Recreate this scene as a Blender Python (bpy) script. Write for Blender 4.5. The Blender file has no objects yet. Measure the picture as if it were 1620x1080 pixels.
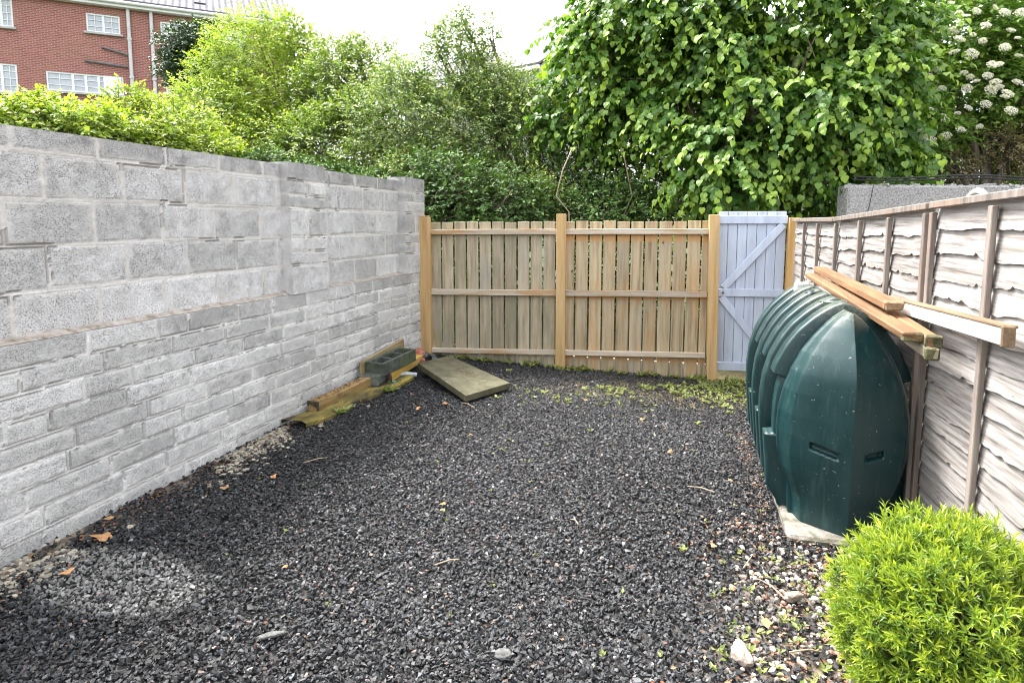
import bpy, bmesh, math, random
import numpy as np
from mathutils import Vector, Matrix
random.seed(7); RS = np.random.RandomState(11)
R = math.radians
S = bpy.context.scene
COL = S.collection

# ------------------------------------------------------------------ camera
F_PX, PX, PY, TILT, EYE = 980.0, 810.0, 456.0, R(6.05), 1.63
YAW = R(16.076)
cam_d = bpy.data.cameras.new('camera'); cam = bpy.data.objects.new('camera', cam_d); COL.objects.link(cam)
cam_d.sensor_fit = 'HORIZONTAL'; cam_d.sensor_width = 36.0
cam_d.lens = 36.0 * F_PX / 1620.0
cam_d.shift_y = -(540.0 - PY) / 1620.0
cam_d.clip_start = 0.05; cam_d.clip_end = 800
cam.location = (0, 0, EYE); cam.rotation_euler = (R(90) - TILT, 0, YAW)
S.camera = cam
# ------------------------------------------------------------------ light: bright overcast
SUN_EL, SUN_AZ = R(58), R(-62)          # azimuth clockwise from +Y: high, to the left and slightly ahead
W = bpy.data.worlds.new('World'); S.world = W; W.use_nodes = True
wn, wl = W.node_tree.nodes, W.node_tree.links
sky = wn.new('ShaderNodeTexSky'); sky.sky_type = 'NISHITA'; sky.sun_disc = False
sky.sun_elevation = SUN_EL; sky.sun_rotation = SUN_AZ
sky.air_density = 1.0; sky.dust_density = 4.0; sky.ozone_density = 1.0
hs = wn.new('ShaderNodeHueSaturation'); hs.inputs['Saturation'].default_value = 0.22
wl.new(sky.outputs[0], hs.inputs['Color']); wl.new(hs.outputs[0], wn['Background'].inputs['Color'])
wn['Background'].inputs['Strength'].default_value = 0.15
sl = bpy.data.lights.new('sun', 'SUN'); sun = bpy.data.objects.new('sun', sl); COL.objects.link(sun)
sl.energy = 1.5; sl.angle = R(14); sl.color = (1.0, 0.96, 0.9)
sd = Vector((math.sin(SUN_AZ) * math.cos(SUN_EL), math.cos(SUN_AZ) * math.cos(SUN_EL), math.sin(SUN_EL)))
sun.rotation_euler = sd.to_track_quat('Z', 'Y').to_euler()
S.view_settings.view_transform = 'Standard'; S.view_settings.look = 'None'
S.view_settings.exposure = 2.5; S.view_settings.gamma = 1.0
S.render.engine = 'CYCLES'
S.cycles.use_denoising = True; S.cycles.filter_width = 1.05
S.cycles.max_bounces = 8; S.cycles.diffuse_bounces = 4; S.cycles.transmission_bounces = 6

# ------------------------------------------------------------------ helpers
_fh = np.array([-math.sin(YAW), math.cos(YAW), 0]); _r = np.array([math.cos(YAW), math.sin(YAW), 0])
_fw = _fh * math.cos(TILT) - np.array([0, 0, math.sin(TILT)]); _up = _fh * math.sin(TILT) + np.array([0, 0, math.cos(TILT)])
def ray(x, y): return _r * (x - PX) / F_PX + _up * (PY - y) / F_PX + _fw
def at(x, y, Z): return np.array([0, 0, EYE]) + ray(x, y) * Z          # a survey point at depth Z
def on_plane(x, y, P, n):
    v = ray(x, y); c = np.array([0, 0, EYE]); return c + v * (((P - c) @ n) / (v @ n))

def _hash(i, j, k, s):
    v = np.sin(i * 127.1 + j * 311.7 + k * 74.7 + s * 53.3) * 43758.5453
    return v - np.floor(v)
def vnoise(x, y, z=0.0, s=0.0):
    x, y, z = np.broadcast_arrays(np.asarray(x, float), np.asarray(y, float), np.asarray(z, float))
    i, j, k = np.floor(x), np.floor(y), np.floor(z)
    u, v, w = x - i, y - j, z - k
    u, v, w = u*u*(3-2*u), v*v*(3-2*v), w*w*(3-2*w)
    def L(a, b, t): return a + (b - a) * t
    return L(L(L(_hash(i,j,k,s), _hash(i+1,j,k,s), u), L(_hash(i,j+1,k,s), _hash(i+1,j+1,k,s), u), v),
             L(L(_hash(i,j,k+1,s), _hash(i+1,j,k+1,s), u), L(_hash(i,j+1,k+1,s), _hash(i+1,j+1,k+1,s), u), v), w)
def fbm(x, y, z=0.0, s=0.0, o=4):
    t, a, n = 0, .5, 0
    for q in range(o):
        f = 2.0 ** q; t = t + a * vnoise(np.asarray(x)*f, np.asarray(y)*f, np.asarray(z)*f, s + q); n += a; a *= .5
    return t / n
def sstep(a, b, x):
    t = np.clip((x - a) / (b - a), 0, 1); return t * t * (3 - 2 * t)

def raw_mesh(name, V, faces_flat, sizes, mat, parent=None, attr=None, smooth=False, loc=None):
    """V (n,3); faces_flat loop vertex indices; sizes per-face loop counts; attr (n,3) point colour 'rnd'."""
    me = bpy.data.meshes.new(name)
    V = np.asarray(V, np.float32); ff = np.asarray(faces_flat, np.int32); sz = np.asarray(sizes, np.int32)
    me.vertices.add(len(V)); me.vertices.foreach_set('co', V.ravel())
    me.loops.add(len(ff)); me.loops.foreach_set('vertex_index', ff)
    me.polygons.add(len(sz)); st = np.zeros(len(sz), np.int32); st[1:] = np.cumsum(sz)[:-1]
    me.polygons.foreach_set('loop_start', st); me.polygons.foreach_set('loop_total', sz)
    me.polygons.foreach_set('use_smooth', np.full(len(sz), bool(smooth)))
    me.update(calc_edges=True)
    if attr is not None:
        a = me.attributes.new('rnd', 'FLOAT_COLOR', 'POINT')
        c = np.ones((len(V), 4), np.float32); c[:, :3] = attr; a.data.foreach_set('color', c.ravel())
    me.materials.append(mat)
    o = bpy.data.objects.new(name, me); COL.objects.link(o)
    if parent is not None: o.parent = parent
    if loc is not None: o.location = loc
    return o

def grid_faces(nu, nv, off=0, flip=False):
    i = np.arange(nu - 1)[:, None] * nv + np.arange(nv - 1)[None, :]
    q = np.stack([i, i + nv, i + nv + 1, i + 1], -1).reshape(-1, 4) + off
    return q[:, ::-1] if flip else q

class MB:
    """collects boxes, bars, tubes and polygons; build() links them as ONE mesh object"""
    def __init__(s): s.v = []; s.f = []; s.c = []
    def add(s, vs, fs, rnd=None):
        o = len(s.v); rnd = rnd if rnd is not None else (random.random(), random.random(), random.random())
        s.v += [tuple(map(float, p)) for p in vs]; s.c += [rnd] * len(vs); s.f += [[i + o for i in f] for f in fs]; return s
    def box(s, c, size, M=None, b=0.003, rnd=None, warp=0.0):
        hx, hy, hz = [q / 2 for q in size]; b = min(b, hx*.6, hy*.6, hz*.6)
        vs, ix = [], {}
        for sx in (-1, 1):
            for sy in (-1, 1):
                for sz in (-1, 1):
                    jit = Vector((random.uniform(-1,1), random.uniform(-1,1), random.uniform(-1,1))) * warp
                    for t, p in enumerate(((sx*hx, sy*(hy-b), sz*(hz-b)), (sx*(hx-b), sy*hy, sz*(hz-b)), (sx*(hx-b), sy*(hy-b), sz*hz))):
                        ix[(sx, sy, sz, t)] = len(vs); q = Vector(p) + jit
                        vs.append(tuple((M @ q if M else q) + Vector(c)))
        fs = []
        for g in (-1, 1):
            fs += [[ix[(g,a,b_,0)] for a, b_ in ((-1,-1),(1,-1),(1,1),(-1,1))], [ix[(a,g,b_,1)] for a, b_ in ((-1,-1),(1,-1),(1,1),(-1,1))],
                   [ix[(a,b_,g,2)] for a, b_ in ((-1,-1),(1,-1),(1,1),(-1,1))]]
            for h in (-1, 1):
                fs += [[ix[(g,h,-1,0)], ix[(g,h,-1,1)], ix[(g,h,1,1)], ix[(g,h,1,0)]], [ix[(g,-1,h,0)], ix[(g,-1,h,2)], ix[(g,1,h,2)], ix[(g,1,h,0)]],
                       [ix[(-1,g,h,1)], ix[(-1,g,h,2)], ix[(1,g,h,2)], ix[(1,g,h,1)]]]
                for k in (-1, 1): fs.append([ix[(g,h,k,t)] for t in range(3)])
        return s.add(vs, fs, rnd)
    def bar(s, p0, p1, w, h, up=(0, 0, 1), **k):
        """a straight timber from p0 to p1; w across, h along 'up'"""
        p0, p1 = Vector(p0), Vector(p1); d = p1 - p0; y = d.normalized(); x = y.cross(Vector(up)).normalized(); z = x.cross(y)
        M = Matrix((x, y, z)).transposed(); return s.box((p0 + p1) / 2, (w, d.length, h), M, **k)
    def tube(s, pts, rad, n=8, rnd=None, cap=True):
        P = [Vector(p) for p in pts]; rad = rad if hasattr(rad, '__len__') else [rad] * len(P)
        vs, fs = [], []
        for i, p in enumerate(P):
            d = (P[min(i+1, len(P)-1)] - P[max(i-1, 0)]).normalized()
            a = d.cross(Vector((.31, .77, .55))).normalized(); b = d.cross(a)
            for k in range(n):
                t = 2 * math.pi * k / n; vs.append(p + (a * math.cos(t) + b * math.sin(t)) * rad[i])
        for i in range(len(P) - 1):
            for k in range(n): fs.append([i*n+k, i*n+(k+1) % n, (i+1)*n+(k+1) % n, (i+1)*n+k])
        if cap: fs += [list(range(n))[::-1], [(len(P)-1)*n + k for k in range(n)]]
        return s.add(vs, fs, rnd)
    def lathe(s, c, prof, n=24, rnd=None):
        vs, fs = [], []
        for r, z in prof:
            for k in range(n):
                t = 2*math.pi*k/n; vs.append((c[0]+r*math.cos(t), c[1]+r*math.sin(t), c[2]+z))
        for i in range(len(prof)-1):
            for k in range(n): fs.append([i*n+k, i*n+(k+1) % n, (i+1)*n+(k+1) % n, (i+1)*n+k])
        fs += [list(range(n))[::-1], [(len(prof)-1)*n+k for k in range(n)]]
        return s.add(vs, fs, rnd)
    def prism(s, poly, thick, M=None, rnd=None):
        """polygon in local XY extruded along Z by thick, placed by 4x4 M"""
        n = len(poly); vs = [Vector((p[0], p[1], 0)) for p in poly] + [Vector((p[0], p[1], thick)) for p in poly]
        if M: vs = [M @ v for v in vs]
        return s.add(vs, [list(range(n))[::-1], list(range(n, 2*n))] + [[i, (i+1) % n, n+(i+1) % n, n+i] for i in range(n)], rnd)
    def build(s, name, mat, parent=None, smooth=False, fix=True, loc=None):
        me = bpy.data.meshes.new(name); me.from_pydata(s.v, [], s.f)
        a = me.attributes.new('rnd', 'FLOAT_COLOR', 'POINT')
        a.data.foreach_set('color', np.concatenate([np.array(s.c, np.float32), np.ones((len(s.c), 1), np.float32)], 1).ravel())
        if fix:
            bm = bmesh.new(); bm.from_mesh(me); bmesh.ops.recalc_face_normals(bm, faces=bm.faces); bm.to_mesh(me); bm.free()
        if smooth: me.polygons.foreach_set('use_smooth', [True] * len(me.polygons))
        me.materials.append(mat)
        o = bpy.data.objects.new(name, me); COL.objects.link(o)
        if parent is not None: o.parent = parent
        if loc is not None: o.location = loc
        return o

def tag(o, label, cat, group=None, kind=None):
    if label: o['label'] = label
    if cat: o['category'] = cat
    if group: o['group'] = group
    if kind: o['kind'] = kind
    return o
def thing(name, label, cat, loc=(0, 0, 0), rz=0.0, group=None):
    o = bpy.data.objects.new(name, None); COL.objects.link(o); o.location = loc; o.rotation_euler = (0, 0, rz)
    o.empty_display_size = .1
    return tag(o, label, cat, group)

# ------------------------------------------------------------------ materials
class G:
    def __init__(s, name):
        s.m = bpy.data.materials.new(name); s.m.use_nodes = True; s.t = s.m.node_tree
        s.b = s.t.nodes['Principled BSDF']; s.out = s.t.nodes['Material Output']
    def n(s, ty, ins=None, out=0, **props):
        d = s.t.nodes.new('ShaderNode' + ty)
        for k, v in props.items(): setattr(d, k, v)
        for k, v in (ins or {}).items(): s.set(d.inputs[k], v)
        return d.outputs[out]
    def set(s, sock, v):
        if isinstance(v, bpy.types.NodeSocket): s.t.links.new(v, sock)
        else: sock.default_value = v
    def bs(s, **k):
        for a, v in k.items(): s.set(s.b.inputs[a.replace('_', ' ')], v)
    def obj(s): return s.n('TexCoord', out=3)
    def rnd(s): return s.n('Attribute', out=0, attribute_name='rnd')
    def sep(s, c, i): return s.n('SeparateColor', {0: c}, out=i)
    def vmul(s, a, b): return s.n('VectorMath', {0: a, 1: b}, operation='MULTIPLY')
    def vadd(s, a, b): return s.n('VectorMath', {0: a, 1: b}, operation='ADD')
    def noise(s, v, sc=1.0, det=4.0, rough=.6, out=0): return s.n('TexNoise', {'Vector': v, 'Scale': sc, 'Detail': det, 'Roughness': rough}, out=out)
    def math(s, op, a, b=0.0, clamp=False): return s.n('Math', {0: a, 1: b}, operation=op, use_clamp=clamp)
    def mr(s, v, a, b, c=0.0, d=1.0): return s.n('MapRange', {0: v, 1: a, 2: b, 3: c, 4: d})
    def ramp(s, f, cols):
        d = s.t.nodes.new('ShaderNodeValToRGB'); s.set(d.inputs[0], f); e = d.color_ramp.elements
        pts = [(i / (len(cols) - 1), c) if len(c) == 3 else (c[0], c[1]) for i, c in enumerate(cols)]
        while len(e) < len(pts): e.new(.5)
        for q, (p, c) in zip(e, pts): q.position = p; q.color = (*c, 1)
        return d.outputs[0]
    def mix(s, f, a, b, mode='MIX'):
        d = s.t.nodes.new('ShaderNodeMix'); d.data_type = 'RGBA'; d.blend_type = mode
        s.set(d.inputs[0], f)
        for i, v in ((6, a), (7, b)): s.set(d.inputs[i], v if isinstance(v, bpy.types.NodeSocket) else (*v, 1))
        return d.outputs[2]
    def bump(s, h, st=.3, dist=.01): s.set(s.b.inputs['Normal'], s.n('Bump', {'Height': h, 'Strength': st, 'Distance': dist}))

def surf(name, cols, scale, rough=.75, bump=.3, dist=.004, rnd=.4, spots=(), lo=.3, hi=.7, spec=.35, fine=60, bands=()):
    """layered procedural surface: stretched noise through a colour ramp, per-piece variation, shaped stains"""
    g = G(name); o = g.obj(); a = g.rnd(); v = g.vadd(o, g.vmul(a, (9., 7., 5.)))
    n1 = g.noise(g.vmul(v, scale), 1.0, 6.0, .65)
    c = g.ramp(g.mr(n1, lo, hi), cols)
    f = g.mr(g.sep(a, 0), 0, 1, 1 - rnd / 2, 1 + rnd / 2)
    c = g.mix(1.0, c, g.n('CombineColor', {0: f, 1: f, 2: f}), 'MULTIPLY')
    for (sc, t0, t1, col, amt) in spots:
        m = g.noise(g.vmul(v, sc), 1.0, 5.0, .6)
        c = g.mix(g.mr(m, t0, t1, 0, amt), c, col)
    if bands:                                   # rain-sheltered strips that kept their fresh colour
        z = g.math('ADD', g.n('SeparateXYZ', {0: o}, out=2), g.math('MULTIPLY', g.math('SUBTRACT', g.noise(v, 7.0, 3.0), .5), .03))
        for (z0, z1, col, amt) in bands:
            m = g.math('MULTIPLY', g.mr(z, z0 - .004, z0 + .004), g.mr(z, z1 + .004, z1 - .004)); c = g.mix(g.math('MULTIPLY', m, amt), c, col)
    g.bs(Base_Color=c, Roughness=rough); g.b.inputs['Specular IOR Level'].default_value = spec
    n2 = g.noise(v, fine, 4.0, .7)
    if bump: g.bump(g.math('ADD', n1, g.math('MULTIPLY', n2, .6)), bump, dist)
    return g.m

def leaf_mat(name, cols, young, rough=.45, trans=.35, spec=.4):
    g = G(name); a = g.rnd()
    c = g.ramp(g.sep(a, 0), cols); c = g.mix(g.sep(a, 1), c, young)
    g.bs(Base_Color=c, Roughness=rough); g.b.inputs['Specular IOR Level'].default_value = spec
    t = g.n('BsdfTranslucent', {'Color': g.mix(1.0, c, (1.25, 1.3, .6), 'MULTIPLY')})
    m = g.n('MixShader', {0: trans, 1: g.b.outputs[0], 2: t}); g.t.links.new(m, g.out.inputs[0])
    return g.m

# ------------------------------------------------------------------ ground
def gz(x, y):
    """yard surface height without stones"""
    x = np.asarray(x, float); y = np.asarray(y, float)
    yard = .05 - .042 * (x + 3) * sstep(3.0, 6.5, y) - .006 * (x + 3) + .016 * (fbm(x*1.3, y*1.3, 0, 5, 3) - .5)
    yard = yard + .05 * np.exp(-((x + 2.9) / .35) ** 2 - ((y - 5.4) / 1.2) ** 2)
    hill = 4.6 * (1 - np.exp(-(np.maximum(0, y - 8.2) * .07 + np.maximum(0, -x - 6) * .06)))
    return yard + np.where(x < -3.3, .05, 0) + hill
def gzf(x, y): return float(gz(x, y))

def make_ground():
    xs = np.unique(np.concatenate([np.linspace(-120, -6, 40), np.linspace(-6, -3.4, 12), np.arange(-3.4, 1.5, .06), np.linspace(1.5, 6, 14), np.linspace(6, 120, 30)]))
    ys = np.unique(np.concatenate([np.linspace(-30, 0, 12), np.linspace(0, 1, 8), np.arange(1, 7.6, .06), np.linspace(7.6, 14, 20), np.linspace(14, 140, 40)]))
    X, Y = np.meshgrid(xs, ys, indexing='ij'); Z = gz(X, Y) - .012
    V = np.stack([X, Y, Z], -1).reshape(-1, 3)
    q = grid_faces(len(xs), len(ys))
    g = G('soil'); o = g.obj()
    n1 = g.noise(o, 3.0, 6.0); n2 = g.noise(o, 40.0, 5.0, .7)
    soil = g.ramp(n2, [(.012, .011, .011), (.035, .032, .03), (.06, .05, .045)])
    sx = g.n('SeparateXYZ', {0: o}, out=0); sy = g.n('SeparateXYZ', {0: o}, out=1)
    # yellowed moss and earth in front of the fence, on the gate's side
    fr = g.math('SUBTRACT', sy, g.math('MULTIPLY', sx, .1))
    m = g.math('MULTIPLY', g.mr(fr, 5.35, 6.1), g.mr(sx, -1.9, -.9)); m = g.math('MULTIPLY', m, g.mr(n1, .38, .54))
    moss = g.ramp(g.mr(n2, .3, .7), [(.03, .032, .012), (.12, .1, .04), (.24, .19, .09)])
    c = g.mix(m, soil, moss)
    # pinkish earth by the shrub
    e = g.math('MULTIPLY', g.mr(sx, -.05, .55), g.mr(sy, 3.3, 2.7)); e = g.math('MULTIPLY', e, g.mr(n1, .38, .55))
    c = g.mix(e, c, g.ramp(n2, [(.06, .045, .04), (.22, .17, .13), (.3, .25, .2)]))
    # sandy crumbs along the left wall
    e2 = g.math('MULTIPLY', g.mr(sx, -2.72, -2.95), g.mr(g.noise(o, 5.0, 3.0), .45, .58))
    c = g.mix(e2, c, g.ramp(n2, [(.12, .1, .07), (.3, .26, .18)]))
    grass = g.ramp(n2, [(.02, .035, .01), (.06, .09, .03)])
    c = g.mix(g.math('MAXIMUM', g.mr(sy, 7.6, 8.2), g.mr(sx, -3.4, -3.8)), c, grass)
    g.bs(Base_Color=c, Roughness=.9); g.bump(n2, .6, .02)
    ob = raw_mesh('ground', V, q.ravel(), np.full(len(q), 4), g.m, smooth=True)
    ob['kind'] = 'structure'
make_ground()

ICO = None
def ico():
    bm = bmesh.new(); bmesh.ops.create_icosphere(bm, subdivisions=1, radius=1.0)
    v = np.array([p.co[:] for p in bm.verts]); f = np.array([[q.index for q in t.verts] for t in bm.faces]); bm.free(); return v, f
ICO = ico()
def rand_rot(n, rs):
    q = rs.normal(size=(n, 4)); q /= np.linalg.norm(q, axis=1)[:, None]; w, x, y, z = q.T
    return np.stack([1-2*(y*y+z*z), 2*(x*y-z*w), 2*(x*z+y*w), 2*(x*y+z*w), 1-2*(x*x+z*z), 2*(y*z-x*w), 2*(x*z-y*w), 2*(y*z+x*w), 1-2*(x*x+y*y)], 1).reshape(n, 3, 3)
def chip_templates(nt, npts, seed):
    rs = np.random.RandomState(seed); out = []
    while len(out) < nt:                                     # angular chips: hulls of a few scattered points
        p = rs.normal(size=(npts, 3)); p /= np.linalg.norm(p, axis=1)[:, None]; p *= np.array([1.25, .95, .62]) * rs.uniform(.75, 1.1, (npts, 1))
        bm = bmesh.new(); vs = [bm.verts.new(q) for q in p]; bmesh.ops.convex_hull(bm, input=vs); bmesh.ops.triangulate(bm, faces=bm.faces)
        bmesh.ops.delete(bm, geom=[q for q in bm.verts if not q.link_faces], context='VERTS'); bm.verts.index_update()
        out.append((np.array([q.co[:] for q in bm.verts]), np.array([[q.index for q in t.verts] for t in bm.faces]))); bm.free()
    return out
CHIPS = chip_templates(28, 10, 4)
def chips(name, P, rad, colr, mat, rs):
    n = len(P); which = rs.randint(0, len(CHIPS), n); Vs, Fs, Cs = [], [], []; off = 0
    # lie roughly flat: small random tilt, any heading
    for k, (v, f) in enumerate(CHIPS):
        i = np.where(which == k)[0]; m = len(i)
        if not m: continue
        Rm = rand_rot(m, rs); a = rs.uniform(0, 6.28, m); ca, sa = np.cos(a), np.sin(a); Z0 = np.zeros(m)
        Rz = np.stack([ca, -sa, Z0, sa, ca, Z0, Z0, Z0, Z0 + 1], 1).reshape(m, 3, 3)
        lie = rs.uniform(0, 1, m) < .55
        Rm = np.where(lie[:, None, None], Rz, Rm)
        T = np.einsum('nij,kj->nki', Rm, v) * rad[i][:, None, None] + P[i][:, None]
        T[..., 2] += (T[..., :1] - P[i][:, None, :1])[..., 0] * rs.uniform(-.5, .5, (m, 1)) * 1.0
        Vs.append(T.reshape(-1, 3)); Fs.append((f[None] + (np.arange(m) * len(v))[:, None, None] + off).reshape(-1)); Cs.append(np.repeat(colr[i], len(v), 0)); off += m * len(v)
    F_ = np.concatenate(Fs)
    o = raw_mesh(name, np.concatenate(Vs), F_, np.full(len(F_) // 3, 3), mat, attr=np.concatenate(Cs)); o['kind'] = 'stuff'; return o
def stones(name, P, rad, colr, mat, jit=.28, flat=.7, rs=RS):
    n = len(P); v, f = ICO
    T = v[None] * (1 + jit * rs.uniform(-1, 1, (n, len(v), 1))) * rs.uniform(.6, 1.2, (n, 1, 3))
    T = np.einsum('nij,nkj->nki', rand_rot(n, rs), T); T[..., 2] *= flat
    V = (T * rad[:, None, None] + P[:, None]).reshape(-1, 3)
    Fc = (f[None] + (np.arange(n) * len(v))[:, None, None]).reshape(-1)
    o = raw_mesh(name, V, Fc, np.full(n * len(f), 3), mat, attr=np.repeat(colr, len(v), 0))
    o['kind'] = 'stuff'; return o
def stone_mat(name, rough, spec):
    g = G(name); a = g.rnd(); n2 = g.noise(g.obj(), 180.0, 3.0, .7)
    f = g.mr(n2, .25, .75, .65, 1.35); c = g.mix(1.0, a, g.n('CombineColor', {0: f, 1: f, 2: f}), 'MULTIPLY')
    g.bs(Base_Color=c, Roughness=rough); g.b.inputs['Specular IOR Level'].default_value = spec; g.bump(n2, .35, .003)
    return g.m

def back_y(x): return 6.68 + .1294 * (x + 2.97)            # line of the back fence
def make_gravel():
    rs = np.random.RandomState(3)
    n = 170000
    x = rs.uniform(-3.02, 1.12, n); y = 1.15 + (rs.uniform(0, 1, n) ** 1.12) * 6.1
    ok = y < back_y(x) + .02
    # bare, mossy strip before the fence and earthy corner by the shrub hold fewer stones
    nz = fbm(x * 3, y * 3, 0, 2, 3)
    bare = sstep(5.35, 6.2, y - .1 * x) * sstep(-2.0, -.9, x) * (.4 + .95 * sstep(.4, .62, nz))
    cor = sstep(.0, .6, x) * sstep(3.3, 2.7, y) * .75
    lw = sstep(-2.8, -2.98, x) * sstep(.45, .6, fbm(x*4, y*4, 0, 9, 2)) * .9
    ok &= rs.uniform(0, 1, n) > np.maximum(np.maximum(np.minimum(bare, 1) * .62, cor), lw)
    ok &= ~((x > .5) & (x < 1.1) & (y > 3.3) & (y < 4.8))
    x, y = x[ok], y[ok]; n = len(x)
    rad = rs.uniform(.0066, .012, n) * (1 + .5 * (rs.uniform(0, 1, n) > .93))
    z = gz(x, y) + rs.uniform(-.008, .012, n)
    lum = np.exp(rs.normal(math.log(.021), .52, n))
    c = np.stack([lum * .97, lum * 1.0, lum * 1.05], 1)
    # weathered, paler and browner stones among the dark ones
    t = rs.uniform(0, 1, n)
    k = t < .022; c[k] = rs.uniform(.05, .15, (k.sum(), 1)) * np.array([1.25, .92, .8])
    k = (t > .035) & (t < .047); c[k] = rs.uniform(.09, .24, (k.sum(), 1)) * np.array([1.0, .98, .92])
    k = (t > .06) & (t < .085); c[k] = rs.uniform(.04, .09, (k.sum(), 1)) * np.array([.9, 1.0, 1.15])
    # a dusty pale patch near the left wall, and paler grey stones down the middle
    d = ((x + 2.41) / .42) ** 2 + ((y - 2.03) / .24) ** 2 + 1.1 * (fbm(x*4, y*4, 0, 12, 3) - .5)
    k = np.clip(1.35 - d, 0, 1) * (rs.uniform(0, 1, n) > .15); k = np.minimum(k * 1.6, 1)
    dust = np.stack([np.exp(rs.normal(math.log(.17), .3, n))] * 3, 1) * np.array([1.02, 1.0, .95])
    c = c * (1 - k[:, None]) + dust * k[:, None]
    mid = np.clip(fbm(x * .8, y * .8, 0, 21, 3) * 2.2 - .7, 0, 1) * sstep(-2.4, -.9, x) * .75
    c = c * (1 + mid[:, None] * .75)
    chips('gravel', np.stack([x, y, z], 1), rad, c, stone_mat('slate_chip', .55, .4), rs)
    # light pebbles mixed in by the shrub and plinth
    n = 2600
    x = rs.uniform(-.1, 1.1, n); y = rs.uniform(1.5, 3.5, n)
    p = sstep(.02, .55, x + .12 * (fbm(x*4, y*4, 0, 3, 2) - .5) * 4) * sstep(3.6, 2.9, y) * (.35 + fbm(x*5, y*5, 0, 8, 2))
    ok = rs.uniform(0, 1, n) < p; x, y = x[ok], y[ok]; n = len(x)
    c = rs.uniform(.12, .5, (n, 1)) * np.array([1.0, .88, .76]); k = rs.uniform(0, 1, n) < .2; c[k] = c[k] * np.array([1.0, .6, .5])
    stones('pebbles', np.stack([x, y, gz(x, y) + .006], 1), rs.uniform(.008, .018, n), c, stone_mat('pebble_stone', .6, .4), jit=.14, rs=rs)
    # sandy mortar crumbs along the wall foot
    n = 3200; y = rs.uniform(1.4, 5.0, n); x = -2.99 + np.abs(rs.normal(0, .12, n))
    ok = fbm(y * 2.2, x * 3, 0, 30, 3) > .49; x, y = x[ok], y[ok]; n = len(x)
    c = rs.uniform(.15, .42, (n, 1)) * np.array([1.0, .9, .7])
    stones('mortar_crumbs', np.stack([x, y, gz(x, y) + .006], 1), rs.uniform(.006, .022, n), c, stone_mat('mortar_crumb', .85, .2), flat=.5, rs=rs)
make_gravel()

# ------------------------------------------------------------------ block wall on the left
def masonry_mat(name, block, mortar, stain, pits=.5):
    g = G(name); o = g.obj(); a = g.rnd(); r0, mo, wv = g.sep(a, 0), g.sep(a, 1), g.sep(a, 2)
    n1 = g.noise(o, 9.0, 6.0, .7); n2 = g.noise(g.vmul(o, (150., 105., 175.)), 1.0, 3.0, .75); n3 = g.noise(o, 45.0, 4.0, .7)
    c = g.ramp(g.mr(n1, .3, .7), block)
    f = g.mr(r0, 0, 1, .76, 1.16); c = g.mix(1.0, c, g.n('CombineColor', {0: f, 1: f, 2: g.mr(r0, 0, 1, .76, 1.17)}), 'MULTIPLY')
    pit = g.math('MULTIPLY', g.mr(n2, .415, .475, 1.0, 0.0), g.mr(g.noise(o, 5.0, 3.0), .3, .6, .35, 1.0))                                  # open pores of the block
    c = g.mix(g.math('MULTIPLY', pit, pits), c, (.07, .065, .06))
    c = g.mix(g.mr(n3, .45, .8, 0, .3), c, (.62, .6, .57))
    c = g.mix(g.math('MULTIPLY', g.mr(n1, .38, .62), g.math('MULTIPLY', wv, .85)), c, stain)
    m = g.ramp(n3, mortar)
    c = g.mix(mo, c, m)
    g.bs(Base_Color=c, Roughness=.92); g.b.inputs['Specular IOR Level'].default_value = .2
    h = g.math('SUBTRACT', g.math('MULTIPLY', n3, .7), g.math('MULTIPLY', pit, .9)); g.bump(h, .55, .006)
    return g.m

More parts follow.
